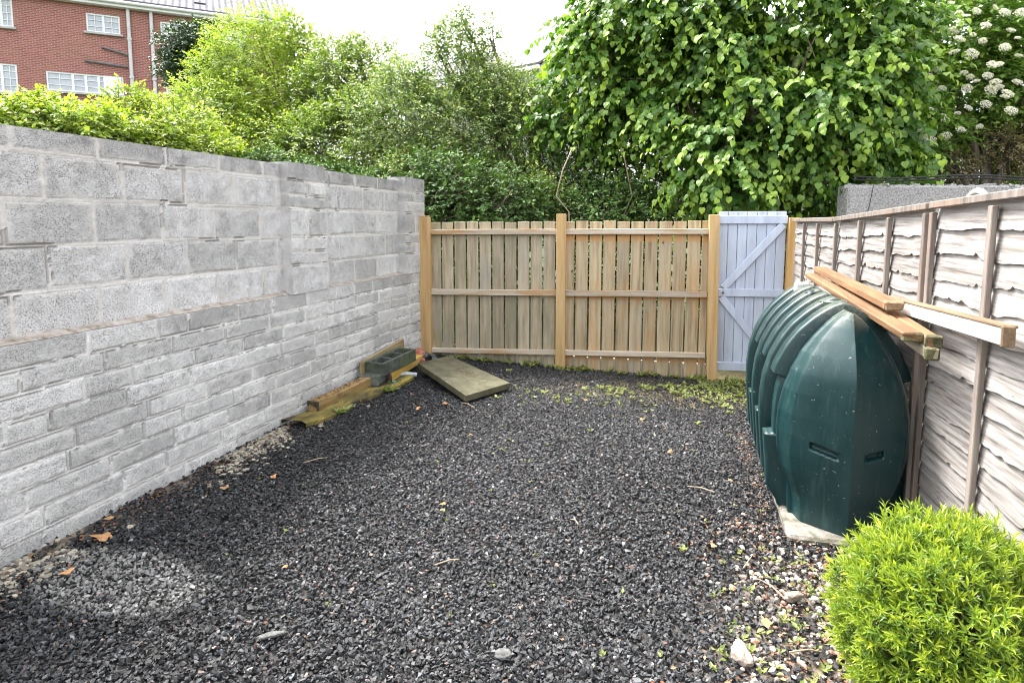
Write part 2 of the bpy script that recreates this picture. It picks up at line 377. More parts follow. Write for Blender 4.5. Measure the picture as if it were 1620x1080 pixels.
def masonry(name, mat, parent, y0, y1, z0, z1, X, courses, jw, res, seed, back=.2, smear=.25, rough=.004, recess=.009, crack=.0, axis='x', weather=None):
    """one closed masonry slab whose face is a fine relief: courses = [(z_top, [joint ys])]"""
    ny, nz = int((y1 - y0) / res) + 1, int((z1 - z0) / res) + 1
    ys, zs = np.linspace(y0, y1, ny), np.linspace(z0, z1, nz)
    Y, Zg = np.meshgrid(ys, zs, indexing='ij')
    wy = Y + .012 * (fbm(Y*14, Zg*14, 0, seed, 3) - .5) + .02 * (vnoise(Y*2.3, Zg*2.3, 0, seed+4) - .5)
    wz = Zg + .010 * (fbm(Y*12, Zg*12, 0, seed+9, 3) - .5) + .018 * (vnoise(Y*1.7, Zg*3, 0, seed+2) - .5)
    tops = np.array([c[0] for c in courses]); ci = np.clip(np.searchsorted(tops, wz), 0, len(courses) - 1)
    bots = np.concatenate([[z0 - .2], tops[:-1]])
    dz = np.minimum(np.where(ci == len(courses)-1, 9, tops[ci] - wz), np.where(ci == 0, 9, wz - bots[ci]))
    dy = np.full(Y.shape, 9.); bid = np.zeros(Y.shape)
    for k, (zt, js) in enumerate(courses):
        js = np.array(sorted(js)); m = ci == k; w = wy[m]; i = np.searchsorted(js, w)
        lo = np.where(i > 0, w - js[np.clip(i - 1, 0, len(js)-1)], 9); hi = np.where(i < len(js), js[np.clip(i, 0, len(js)-1)] - w, 9)
        dy[m] = np.minimum(lo, hi); bid[m] = i + k * 37.7
    hj = jw * (.5 + .55 * (fbm(Y*5, Zg*5, 0, seed+20, 2) - .35))
    dist = np.minimum(dz, dy)
    mort = 1 - sstep(hj - .002, hj + .006, dist)
    flush = sstep(.5 - smear, .62 - smear * .5, fbm(Y*2.1, Zg*4, 0, seed+31, 3))      # joints slurried flush here
    r_b = _hash(bid, bid*0+seed, bid*0, 1.0)
    prof = -recess * mort * (1 - .75 * flush) + (r_b - .5) * .007 + rough * (fbm(Y*22, Zg*22, 0, seed+40, 3) - .5) * 2
    edge = sstep(.0, .014, dist - hj); prof = prof - .004 * (1 - edge) * (1 - mort)
    if crack:
        ck = (np.abs(dist - hj) < .0035) & (fbm(Y*3.5, Zg*3.5, 0, seed+51, 3) > 1 - crack)
        prof = prof - .016 * ck; mort = np.where(ck, mort * .3, mort)
    mv = np.clip(mort + .55 * flush * sstep(.05, .0, dist - hj) * sstep(.4, .6, fbm(Y*9, Zg*9, 0, seed+60, 3)), 0, 1)
    wv = np.zeros_like(Y) if weather is None else weather(Y, Zg)
    col = np.stack([r_b, mv, np.clip(wv, 0, 1)], -1).reshape(-1, 3)
    V = np.stack([X + prof, Y, Zg], -1).reshape(-1, 3); q = grid_faces(ny, nz)
    n = len(V)
    # close it: back and edges
    per = np.concatenate([np.arange(nz), np.arange(1, ny)*nz + nz-1, (ny-1)*nz + np.arange(nz-2, -1, -1), np.arange(ny-2, 0, -1)*nz])
    B = V[per].copy(); B[:, 0] = X - back
    i = np.arange(len(per)); j = (i + 1) % len(per)
    side = np.stack([per[i], per[j], n + j, n + i], 1)
    Vn = np.concatenate([V, B]); cn = np.concatenate([col, col[per]])
    ff = np.concatenate([q.ravel(), side.ravel(), (n + i)[::-1]]); sz = np.concatenate([np.full(len(q) + len(side), 4), [len(per)]])
    return raw_mesh(name, Vn, ff, sz, mat, parent, attr=cn)

def make_wall():
    w = thing('block_wall', 'tall grey concrete block wall with piers, upper blocks set back on thinner whitewashed courses', 'wall', (-3.02, 0, 0))
    up = masonry_mat('porous_block', [(.40, .39, .37), (.58, .57, .555), (.72, .71, .705)], [(.46, .435, .405), (.68, .65, .61)], (.2, .19, .18), pits=.72)
    lowm = masonry_mat('whitewashed_block', [(.40, .395, .38), (.64, .63, .61), (.78, .77, .745)], [(.56, .545, .515), (.78, .76, .725)], (.2, .19, .18), pits=.62)
    Y0, Y1 = 0.3, 6.74
    zl = 1.06
    L = []                                                       # nine thin courses
    rs = random.Random(4); hs_ = (zl + .1) / 10
    for k in range(10):
        y = Y0 - rs.random() * .45; js = []
        while y < Y1 + .5: y += .45 if rs.random() > .2 else rs.choice((.23, .3, .36)); js.append(y)
        L.append((-.1 + hs_ * (k + 1), js))
    def wl(Y, Z): return .5 * sstep(.75, 1.05, Z) + .35 * sstep(.45, .6, fbm(Y*1.2, Z*2, 0, 77, 3))
    masonry('thin_courses', lowm, w, Y0, Y1, -.1, zl, 0, L, .012, .0085, 3, back=.22, smear=.42, recess=.010, rough=.0045, crack=.56, weather=wl)
    U = []
    offs = [2.156, 2.347, 2.156, 2.347, 2.21]; tops = [zl + .232, zl + .457, zl + .682, zl + .907, 2.085]
    for k in range(5): U.append((tops[k], [offs[k] + .4475 * i for i in range(-6, 12)]))
    def wu(Y, Z): return sstep(1.93, 2.0, Z) * (.55 + .45 * sstep(.4, .6, fbm(Y*9, Z*2, 0, 17, 2))) + .3 * sstep(.5, .65, fbm(Y*1.5, Z*1.5, 0, 70, 3))
    o = masonry('block_courses', up, w, Y0, Y1, zl + .004, 2.085, -.075, U, .016, .0085, 8, back=.14, smear=.3, recess=.008, rough=.004, crack=.38, weather=wu)
    # piers built into the upper wall
    def pier(y0, y1, zt, seed):
        c = []; z = zl
        for k, h in enumerate((.225, .112, .113, .225, .112, .113, .225)):
            z += h; c.append((z, [y0 - 1, y0 + (.26 if k % 2 else .60)]))
        c[-1] = (zt, c[-1][1])
        masonry('pier', up, w, y0, y1, zl + .002, zt, .008, c, .014, .0085, seed, back=.215, smear=.3, weather=wu, crack=.4)
    pier(4.20, 4.70, 2.10, 31); pier(6.24, 6.755, 2.125, 45)
    # crumbling brown mortar bed along the ledge
    rs2 = np.random.RandomState(9); ny = 560; ys = np.linspace(Y0, Y1, ny); prof = []
    for j, t in enumerate(np.linspace(0, 1, 6)):
        x = -.075 + .062 * t * (.65 + .5 * fbm(ys*5, ys*0, 0, 3, 3)); z = zl + .003 + .024 * (1 - t) ** .7 * (.4 + 1.0 * fbm(ys*9, ys*0 + t*3, 0, 5, 3)) + .006 * fbm(ys*40, ys*0+t*9, 0, 6, 2) * (1 - t)
        prof.append(np.stack([x, ys, z], 1))
    V = np.stack(prof, 1).reshape(-1, 3); q = grid_faces(ny, 6, flip=True)
    raw_mesh('mortar_bed', V, q.ravel(), np.full(len(q), 4), surf('brown_mortar', [(.17, .14, .11), (.36, .315, .27), (.48, .445, .4)], (14, 14, 14), rough=.95, bump=.6, dist=.01, rnd=0), w,
             attr=np.full((len(V), 3), .5))
    # cement fillet at the foot
    return w
make_wall()

# ------------------------------------------------------------------ woods
fence_wood = surf('weathered_softwood', [(.2, .16, .10), (.36, .3, .205), (.46, .395, .29)], (26, 26, 1.6), rnd=.36, bump=.25,
                  spots=[((3, 3, 1.0), .48, .62, (.2, .19, .11), .65), ((2.2, 2.2, .9), .54, .68, (.3, .28, .24), .6), ((11, 11, 5.5), .70, .72, (.09, .05, .025), .9)])
fence_wood_b = surf('warmer_softwood', [(.2, .145, .08), (.385, .30, .185), (.48, .40, .265)], (26, 26, 1.6), rnd=.36, bump=.25,
                  spots=[((3, 3, 1.0), .52, .66, (.5, .27, .1), .5), ((2.2, 2.2, .9), .56, .7, (.34, .31, .25), .5), ((11, 11, 5.5), .71, .73, (.09, .05, .025), .9)], bands=[(1.42, 1.5, (.5, .27, .1), .75), (.765, .80, (.48, .25, .09), .75), (.07, .12, (.46, .24, .09), .6)])
rail_wood = surf('greyed_rail', [(.28, .22, .15), (.44, .37, .28), (.54, .47, .39)], (1.4, 26, 26), rnd=.3, bump=.25,
                 spots=[((1.3, 6, 6), .52, .62, (.4, .21, .07), .7)])
post_wood = surf('new_post_wood', [(.38, .23, .09), (.52, .34, .15), (.6, .42, .22)], (22, 22, 1.2), rnd=.2, bump=.2,
                 spots=[((9, 9, 6), .7, .73, (.12, .06, .02), .9), ((2, 2, .8), .55, .7, (.42, .34, .22), .5)])
gate_paint = surf('blue_grey_paint', [(.38, .43, .53), (.47, .525, .63), (.52, .575, .68)], (12, 12, 1.6), rough=.55, rnd=.12, bump=.18, dist=.002,
                  spots=[((7, 7, 3), .69, .72, (.4, .3, .2), .7), ((3, 3, 1), .55, .75, (.36, .37, .4), .5)])
grey_larch = surf('silvered_larch', [(.085, .075, .066), (.245, .225, .21), (.37, .348, .33)], (60, 1.9, 62), rnd=.4, bump=.5, dist=.004, lo=.3, hi=.66,
                  spots=[((14, 1.0, 34), .60, .74, (.26, .19, .15), .55), ((5, 1.4, 9), .62, .74, (.34, .22, .16), .4), ((16, 8, 22), .72, .74, (.1, .07, .05), .8)])
batten_wood = surf('grey_batten', [(.09, .072, .062), (.18, .15, .13), (.27, .235, .205)], (24, 24, 1.8), rnd=.2, bump=.3,
                   spots=[((5, 5, 1.4), .52, .64, (.22, .15, .11), .6)])

# ------------------------------------------------------------------ back fence (local frame: x along the fence, y away, z up)
FANG = math.atan2(.52, 4.02)
FB = (-2.97, 6.68, 0)
def g_f(s): return gzf(FB[0] + s * math.cos(FANG), FB[1] + s * math.sin(FANG))
def make_fence():
    t = thing('picket_fence', 'brown timber board fence with three rails and pale posts across the end of the yard', 'fence', FB, FANG)
    def post(s, w, zt, lean=0.0, chamf=False):
        m = MB(); z0 = g_f(s) - .1
        m.bar((s + lean, -.03, z0), (s, -.03, zt), .085, w, up=(1, 0, 0), b=.004)
        if chamf: m.bar((s, -.03, zt - .001), (s, -.03, zt + .018), .07, w - .02, up=(1, 0, 0), b=.008)
        m.build('post', post_wood, t)
    post(.0, .125, 1.69, chamf=True); post(1.58, .108, 1.725); post(3.225, .105, 1.715, .03)
    for (a, b, n, off, sp) in ((.06, 1.526, 10, .02, .149), (1.634, 3.172, 10, .0, .153)):
        m = MB(); x = a - .045 + off
        while x < b:
            x0, x1 = max(x, a - .02), min(x + sp - .018, b + .02)
            if x1 - x0 > .02:
                zt = 1.635 + .012 * (x0 / 3) + random.uniform(-.006, .006); zb = g_f((x0+x1)/2) - .03 + random.uniform(0, .015)
                m.bar(((x0+x1)/2 + random.uniform(-.003, .003), .042 + random.uniform(-.002, .002), zb), ((x0+x1)/2, .042, zt), .018, x1 - x0, up=(1, 0, 0), b=.003)
            x += sp
        m.build('boards', fence_wood if a < 1 else fence_wood_b, t)
        m = MB(); m.bar((a - .02, .075, .04 - .03*a), (b + .03, .075, .04 - .03*b), .03, .22, b=.004); m.build('gap_light_board', surf('pale_gap_light', [(.42, .4, .33), (.55, .53, .45)], (2, 12, 12), rnd=0), t)  # pale board added behind the boards so the low gaps look bright
        for (z0, z1, h, y) in ((1.522, 1.535, .06, 0.0), (.823, .846, .066, .0), (.128, .168, .056, .0)):
            z0_, z1_ = z0 + (z1 - z0) * a / 3.2, z0 + (z1 - z0) * b / 3.2
            m = MB(); m.bar((a - .01, y, z0_), (b + .01, y, z1_), .05, h, b=.004); m.build('rail', rail_wood, t)
    return t
make_fence()

def make_gate():
    t = thing('garden_gate', 'pale blue painted ledged and braced gate between timber posts', 'gate', FB, FANG)
    m = MB(); s0, s1 = 3.285, 3.985; n = 7; sp = (s1 - s0) / n
    for k in range(n):
        m.box((s0 + sp * (k + .5), .04, .88), (sp - .005, .02, 1.74), b=.004)
    m.build('boards', gate_paint, t)
    for z, h in ((1.66, .085), (.87, .085), (.05, .095)):
        m = MB(); m.box(((s0 + s1) / 2 - (.01 if z > 1 else .0), .013, z), (s1 - s0 + (.03 if z > 1 else .005), .03, h), b=.004); m.build('ledge', gate_paint, t)
    for a, b in (((s0 + .07, .92), (s1 - .035, 1.61)), ((s0 + .05, .82), (s1 - .07, .105))):
        d = Vector((b[0]-a[0], 0, b[1]-a[1])).normalized(); pn = Vector((-d.z, 0, d.x)) * .042
        A, B = Vector((a[0], 0, a[1])), Vector((b[0], 0, b[1]))
        m = MB(); m.bar((A.x, .0145, A.z), (B.x, .0145, B.z), .027, .08, up=(0, 0, 1), b=.004); m.build('brace', gate_paint, t)
    m = MB(); m.tube([(s0 + .065, -.012, .868), (s0 + .065, .0, .868)], .013, 10); m.build('latch_hole_plate', surf('rusty_steel', [(.05, .03, .02), (.2, .1, .05)], (40, 40, 40), rough=.6), t)
    p = thing('gate_post', 'orange brown timber post between blue gate and grey lap fence', 'post', (FB[0] + 4.045 * math.cos(FANG), FB[1] + 4.045 * math.sin(FANG), 0), FANG)
    m = MB(); m.box((0, -.0, .78), (.1, .09, 1.8), b=.004); m.build('post_shaft', surf('orange_post_wood', [(.36, .2, .07), (.5, .3, .11), (.56, .36, .16)], (22, 22, 1.2), rnd=.2, bump=.2), p)
make_gate()

# ------------------------------------------------------------------ lap fence on the right
def fx(y): return 1.2486 - .031 * y                       # inner face of the battens
def ftop(y): return 1.655 + (5.377 - y) * .031
def lap_panel(label, ya, yb, zt_a, zt_b, battens, seed, group):
    """ya far end, yb near end; slats with waney lower edges, battens at given ys"""
    t = thing('lap_fence', label, 'fence', (fx(ya) + .03, ya, 0), 0, group)
    ox, oy = fx(ya) + .03, ya
    rs = np.random.RandomState(seed); n = 110
    ys = np.linspace(ya, yb, n); Vs, Fs, Cs = [], [], []; cnt = 0
    zb = -.02; H = 16
    for k in range(H):
        f0, f1 = k / H, (k + 1) / H
        zt = zt_a + (zt_b - zt_a) * (ys - ya) / (yb - ya) - .03; bot = zb + (ys - ya) * -.031 * .5 * 0
        lo = bot + (zt - bot) * f0; hi = bot + (zt - bot) * f1 + .022
        wav = (fbm(ys * 1.8, ys * 0 + k, 0, seed, 3) - .5) * .04 + (fbm(ys * 8, ys * 0 + k, 0, seed + 3, 3) - .5) * .022 + rs.uniform(-.012, .012)
        nick = np.maximum(0, fbm(ys * 16, ys * 0 + k, 0, seed + 8, 2) - .72) * .09
        lo = lo + wav + nick
        if k == 0: lo = bot
        sag = (vnoise(ys * 1.2, ys * 0 + k * 3.1, 0, seed + 5) - .5) * .012
        base = np.array([fx(y) + .03 - ox for y in ys])
        c = rs.uniform(0, 1, 3)
        # bottom edge stands proud toward the yard, top edge tucked behind the next slat
        x_lo, x_mid, x_hi = base - .013 + sag*.5, base - .0055 + sag*.5, base + .004 + sag * .3
        th = .008
        rows = [(x_lo + th, lo), (x_lo, lo), (x_mid, lo * .5 + hi * .5), (x_hi, hi), (x_hi + th, hi)]
        V = np.stack([np.stack([x, ys - oy, z], 1) for x, z in rows], 1).reshape(-1, 3)
        q = grid_faces(n, 5, cnt); Vs.append(V); Fs.append(q); Cs.append(np.tile(c, (len(V), 1))); cnt += len(V)
    V = np.concatenate(Vs); q = np.concatenate(Fs)
    raw_mesh('slats', V, q.ravel(), np.full(len(q), 4), grey_larch, t, attr=np.concatenate(Cs))
    for (y, w) in battens:
        zt = zt_a + (zt_b - zt_a) * (y - ya) / (yb - ya)
        m = MB(); m.box((fx(y) - .0 - ox, y - oy, (zt - .05) / 2 - .01), (.026, w, zt + .0), b=.003, warp=.002); m.build('batten', batten_wood, t)
    m = MB(); m.bar((fx(ya) - .0 - ox, 0, zt_a), (fx(yb) - ox, yb - oy, zt_b), .034, .034, b=.004); m.build('top_rail', batten_wood, t)
    m = MB(); m.bar((fx(ya) + .035 - ox, 0, zt_a + .012), (fx(yb) + .035 - ox, yb - oy, zt_b + .012), .03, .014, b=.004); m.build('capping', surf('brown_capping', [(.26, .19, .15), (.42, .36, .31)], (20, 1.6, 20), rnd=.1), t)
    return t
GP = 'weathered lap panels of the right fence'
lap_panel('far weathered grey lap panel half hidden behind oil tank, next to gate post', 7.08, 5.42, 1.655, 1.655, [(6.55, .032), (5.97, .032)], 5, GP)
lap_panel('weathered grey lap panel rising above ribbed tank top with loose timbers', 5.385, 3.575, 1.655, 1.712, [(5.36, .034), (4.72, .032), (4.14, .032), (3.60, .04)], 9, GP)
lap_panel('nearest weathered grey lap panel crossed by white faced board beside green shrub', 3.535, 1.7, 1.714, 1.768, [(3.515, .036), (2.93, .034), (2.33, .034), (1.74, .04)], 14, GP)

# ------------------------------------------------------------------ oil tank
TX, TZ = .795, .052
PZ = np.array([0, .06, .13, .2, .3, .42, .55, .68, .8, .9, .98, 1.05, 1.09, 1.12, 1.13])
PW = np.array([.318, .32, .323, .328, .338, .347, .348, .335, .302, .255, .2, .13, .08, .035, .0])
def prof(z): return np.interp(z, PZ, PW)
PCZ = np.array([0, .08, .14, .2, .27, .36, .47, .58, .7, .8, .9, .98, 1.05, 1.09, 1.12, 1.13])
PCW = .94 * np.array([.245, .248, .258, .283, .312, .33, .338, .332, .308, .272, .222, .166, .105, .062, .02, .0])
def smooth_prof():
    zz = np.linspace(0, 1.13, 400); w = prof(zz)
    for _ in range(30): w[1:-1] = (w[:-2] + w[1:-1] * 2 + w[2:]) / 4
    w[-1] = 0; return zz, w
SZ, SW = smooth_prof()
def hwc(z): return np.interp(z, PCZ, PCW)
def hw(z): return np.interp(z, SZ, SW)
def make_tank():
    t = thing('oil_tank', 'dark green ribbed plastic oil tank with pointed end on concrete plinth', 'oil tank', (TX, 3.3, TZ))
    g = G('green_polythene'); o = g.obj()
    n1 = g.noise(g.vmul(o, (10., 10., 3.)), 1.0, 5.0, .6); n2 = g.noise(o, 55.0, 3.0, .6); n3 = g.noise(o, 300.0, 2.0, .5)
    c = g.ramp(n1, [(.002, .017, .019), (.003, .027, .029), (.007, .042, .044)])
    c = g.mix(g.mr(n2, .685, .715, 0, .55), c, (.3, .34, .34))                      # white flecks of dirt
    c = g.mix(g.mr(g.noise(g.vmul(o, (26., 26., 3.)), 1.0, 4.0), .55, .8, 0, .22), c, (.12, .19, .18))
    zc = g.n('SeparateXYZ', {0: o}, out=2)
    c = g.mix(g.math('MULTIPLY', g.mr(zc, 1.04, 1.13), g.mr(n2, .4, .6, .2, .75)), c, (.14, .15, .11))   # lichen on the very top
    g.bs(Base_Color=c, Roughness=g.mr(n1, .3, .7, .3, .48)); g.b.inputs['Specular IOR Level'].default_value = .5; g.bump(g.math('ADD', n3, g.math('MULTIPLY', n1, 2.0)), .12, .003)
    # ring parameter: height along the section, left side up and right side down
    nz = 90; zr = 1.13 * (1 - (1 - np.linspace(0, 1, nz)) ** 1.6)
    zr = np.sort(np.concatenate([zr, [.395, .40, .405, .41, .415, .735, .74, .745, .75, .755]])); nz = len(zr)
    ring_z = np.concatenate([zr, zr[-2::-1]]); sgn = np.concatenate([-np.ones(nz), np.ones(nz - 1)]); m = len(ring_z)
    def ring(y, off, inner=1.0):
        w = hw(ring_z) * inner; 
        # outward offset along the section's normal, dying out at the foot
        dz = np.gradient(ring_z); dw = np.gradient(sgn * hw(ring_z)); ln = np.sqrt(dz**2 + dw**2) + 1e-9
        nx, nzv = -dz / ln * 1.0, dw / ln
        nx = np.where(sgn < 0, -np.abs(nx), np.abs(nx)); nzv = np.abs(nzv)
        return np.stack([sgn * w + nx * off, np.full(m, y), ring_z * (1 if inner == 1 else (1 - (1 - inner) * .5)) + nzv * off * (ring_z > .3)], 1)
    foot = sstep(.0, .12, ring_z)
    rows = []
    y0, y1, NR = .235, 1.60, 6; pitch = (y1 - y0) / NR
    ys = [y0]
    for k in range(NR):
        b_ = y0 + pitch * k
        ys += [b_ + pitch * u for u in (.06, .26, .345, .36, .38, .40, .42, .60, .80, .90, .925, .945, .96, .975)]
    ys.append(y1)
    for y in ys:
        u = ((y - y0) / pitch) % 1.0; k = int((y - y0) / pitch)
        up = np.interp(u, [.345, .36, .40, .42, .90, .93, .97, .98], [0, .25, .9, 1, 1, .9, .15, 0])
        gap = sstep(.40, .41, ring_z) * (1 - sstep(.74, .75, ring_z)) if k % 2 == 0 else 0 * ring_z
        off = -.075 + .098 * up * (1 - .5 * gap) * (.45 + .55 * foot)
        rows.append(ring(y, off))
    V = np.concatenate(rows); q = grid_faces(len(ys), m)
    fl = [q.ravel(), np.arange(m), (np.arange(m) + (len(ys) - 1) * m)[::-1]]
    raw_mesh('ribbed_body', V, np.concatenate(fl), np.concatenate([np.full(len(q), 4), [m, m]]), g.m, t, smooth=True)
    # pointed end: a prow with a vertical crease and two hand slots
    def prow(sign, yb, depth, name, slots):
        nzz, nx = 190, 150; zz = np.linspace(0, 1.125, nzz); s = np.linspace(-1, 1, nx)
        Zg, Sg = np.meshgrid(zz, s, indexing='ij'); w = hwc(Zg)
        yr = depth * (1 - .5 * sstep(.75, 1.13, Zg) ** 1.3) * (.94 + .06 * sstep(0, .45, Zg))
        aS = np.abs(Sg); d = yr * (.42 * (1 - sstep(.84, 1.0, aS)) + .58 * np.clip(1 - aS / .86, 0, 1) ** .9)
        rim = sstep(.90, .97, np.abs(Sg)) * .012
        Xg = Sg * w
        if slots:
            for x0, x1, zc_, tl in ((-.185, -.05, .425, -.22), (.06, .16, .42, .18)):
                zl = zc_ + (Xg - (x0 + x1) / 2) * tl; th = .021
                k = sstep(x0, x0 + .025, Xg) * (1 - sstep(x1 - .008, x1, Xg)) * sstep(zl - th, zl - th + .012, Zg) * (1 - sstep(zl + th - .005, zl + th, Zg))
                d = d - .035 * k
        Y = yb - sign * d
        P = np.stack([Xg, Y, Zg], -1)
        # a short collar runs back into the body
        c0 = P[:, 0].copy(); c1 = P[:, -1].copy(); c0[:, 1] += sign * .05; c1[:, 1] += sign * .05
        P = np.concatenate([c0[:, None], P, c1[:, None]], 1)
        qq = grid_faces(nzz, nx + 2, flip=(sign < 0))
        ob = raw_mesh(name, P.reshape(-1, 3), qq.ravel(), np.full(len(qq), 4), g.m, t, smooth=True)
    prow(1, .235, .24, 'end_cap', True); prow(-1, y1 - .01, .12, 'end_cap', False)
    dk = surf('dark_fitting', [(.01, .02, .02), (.03, .05, .05)], (30, 30, 30), rough=.45)
    m_ = MB(); m_.lathe((0, .60, 1.10), [(.075, 0), (.075, .03), (.06, .038), (.0, .04)], 28); m_.build('filler_cap', g.m, t, smooth=False)
    m_ = MB(); m_.lathe((-.03, 1.05, 1.10), [(.045, 0), (.045, .03), (.035, .045), (.0, .048)], 20); m_.build('gauge', dk, t)
    m_ = MB(); m_.lathe((-.04, 1.42, 1.10), [(.05, 0), (.05, .05), (.04, .06), (.0, .062)], 20); m_.build('vent_cap', surf('grey_plastic', [(.35, .36, .35), (.5, .5, .48)], (20, 20, 20), rough=.5), t)
    b = MB(); b.box((.80, 4.20, -.018), (.56, 1.88, .15), b=.015, warp=.003)
    tag(b.build('concrete_plinth', surf('stained_concrete', [(.11, .1, .08), (.22, .2, .17), (.32, .3, .26)], (14, 14, 14), rough=.95, bump=.8, dist=.01, spots=[((7, 7, 12), .46, .58, (.06, .06, .035), .8)]), loc=(0, 0, 0)),
        'stained pale concrete plinth under green oil tank', 'plinth')
make_tank()

# loose timbers on the tank and the board on the fence
decking = surf('orange_timber', [(.10, .05, .024), (.19, .10, .046), (.28, .16, .082)], (20, 1.2, 20), rnd=.25, bump=.25, spots=[((6, 1.5, 6), .58, .7, (.2, .12, .06), .5)])
def loose(name, label, cat, p0, p1, w, h, mat, end=None, b=.006, roll=(0, 0, 1), group=None):
    t = thing(name, label, cat, tuple((np.array(p0) + np.array(p1)) / 2), 0, group)
    c = (Vector(p0) + Vector(p1)) / 2
    m = MB(); m.bar(Vector(p0) - c, Vector(p1) - c, w, h, up=roll, b=b, warp=.003); m.build('beam' if w > .04 else 'plank', mat, t)
    if end:
        d = (Vector(p1) - Vector(p0)).normalized(); q = Vector(p1) - c
        m = MB(); m.bar(q - d * .03, q + d * .002, w + .004, h + .004, up=roll, b=b, warp=.004); m.build('weathered_end', end, t)
    return t
mossy = surf('mossy_grain', [(.03, .028, .015), (.09, .085, .04), (.2, .18, .1)], (30, 30, 30), rough=.95, bump=.7, dist=.01)
GT = 'loose timbers lying on the oil tank'
loose('timber_beam', 'longest orange timber lying along tank top, outermost of the stack with mossy sawn end', 'timber', (.885, 5.15, 1.232), (.975, 3.14, 1.118), .085, .036, decking, mossy, group=GT)
loose('timber_beam', 'shorter orange timber resting on top of the stack beside grey fence', 'timber', (.955, 5.2, 1.277), (1.005, 3.54, 1.208), .085, .042, decking, end=surf('pale_end', [(.14, .09, .05), (.24, .17, .1)], (40, 40, 40)), group=GT)
loose('timber_beam', 'orange timber wedged between fence and outermost timber, end facing forward', 'timber', (1.05, 4.9, 1.21), (1.045, 3.10, 1.105), .06, .05, decking, mossy, group=GT)
pale = surf('pale_wet_wood', [(.15, .125, .085), (.28, .25, .18), (.38, .34, .27)], (18, 1.2, 18), rnd=.2, bump=.3, spots=[((5, 1.5, 5), .55, .66, (.12, .12, .05), .7)])
loose('timber_beam', 'pale mossy timber underneath the orange timbers against grey fence', 'timber', (1.0, 4.6, 1.165), (1.035, 3.08, 1.055), .05, .055, pale, mossy, group=GT)
wb = thing('fence_board', 'long board with flaking white face fixed along grey lap fence', 'board', (1.1, 3.2, 1.2))
m = MB(); m.bar((-.02, .75, -.025), (.01, -.58, .018), .03, .064, b=.004, warp=.003); m.build('white_face', surf('flaking_white_paint', [(.34, .31, .27), (.5, .47, .43), (.6, .575, .535)], (5, 3, 12), rough=.7, rnd=0, bump=.4, spots=[((4, 2.2, 14), .6, .66, (.3, .2, .12), .8)]), wb)
m = MB(); m.bar((-.012, .75, .0125), (.018, -.58, .0555), .05, .012, b=.003); m.build('bare_top', surf('bare_brown_edge', [(.14, .085, .05), (.26, .17, .105)], (20, 2, 20), rough=.8, spots=[((5, 2, 5), .55, .65, (.15, .13, .08), .7)]), wb)
m = MB(); m.bar((.01, -.578, .0195), (.0105, -.592, .0197), .045, .078, b=.004); m.build('sawn_end', surf('sawn_end_grain', [(.15, .1, .06), (.28, .2, .13)], (40, 8, 40), rough=.9), wb)

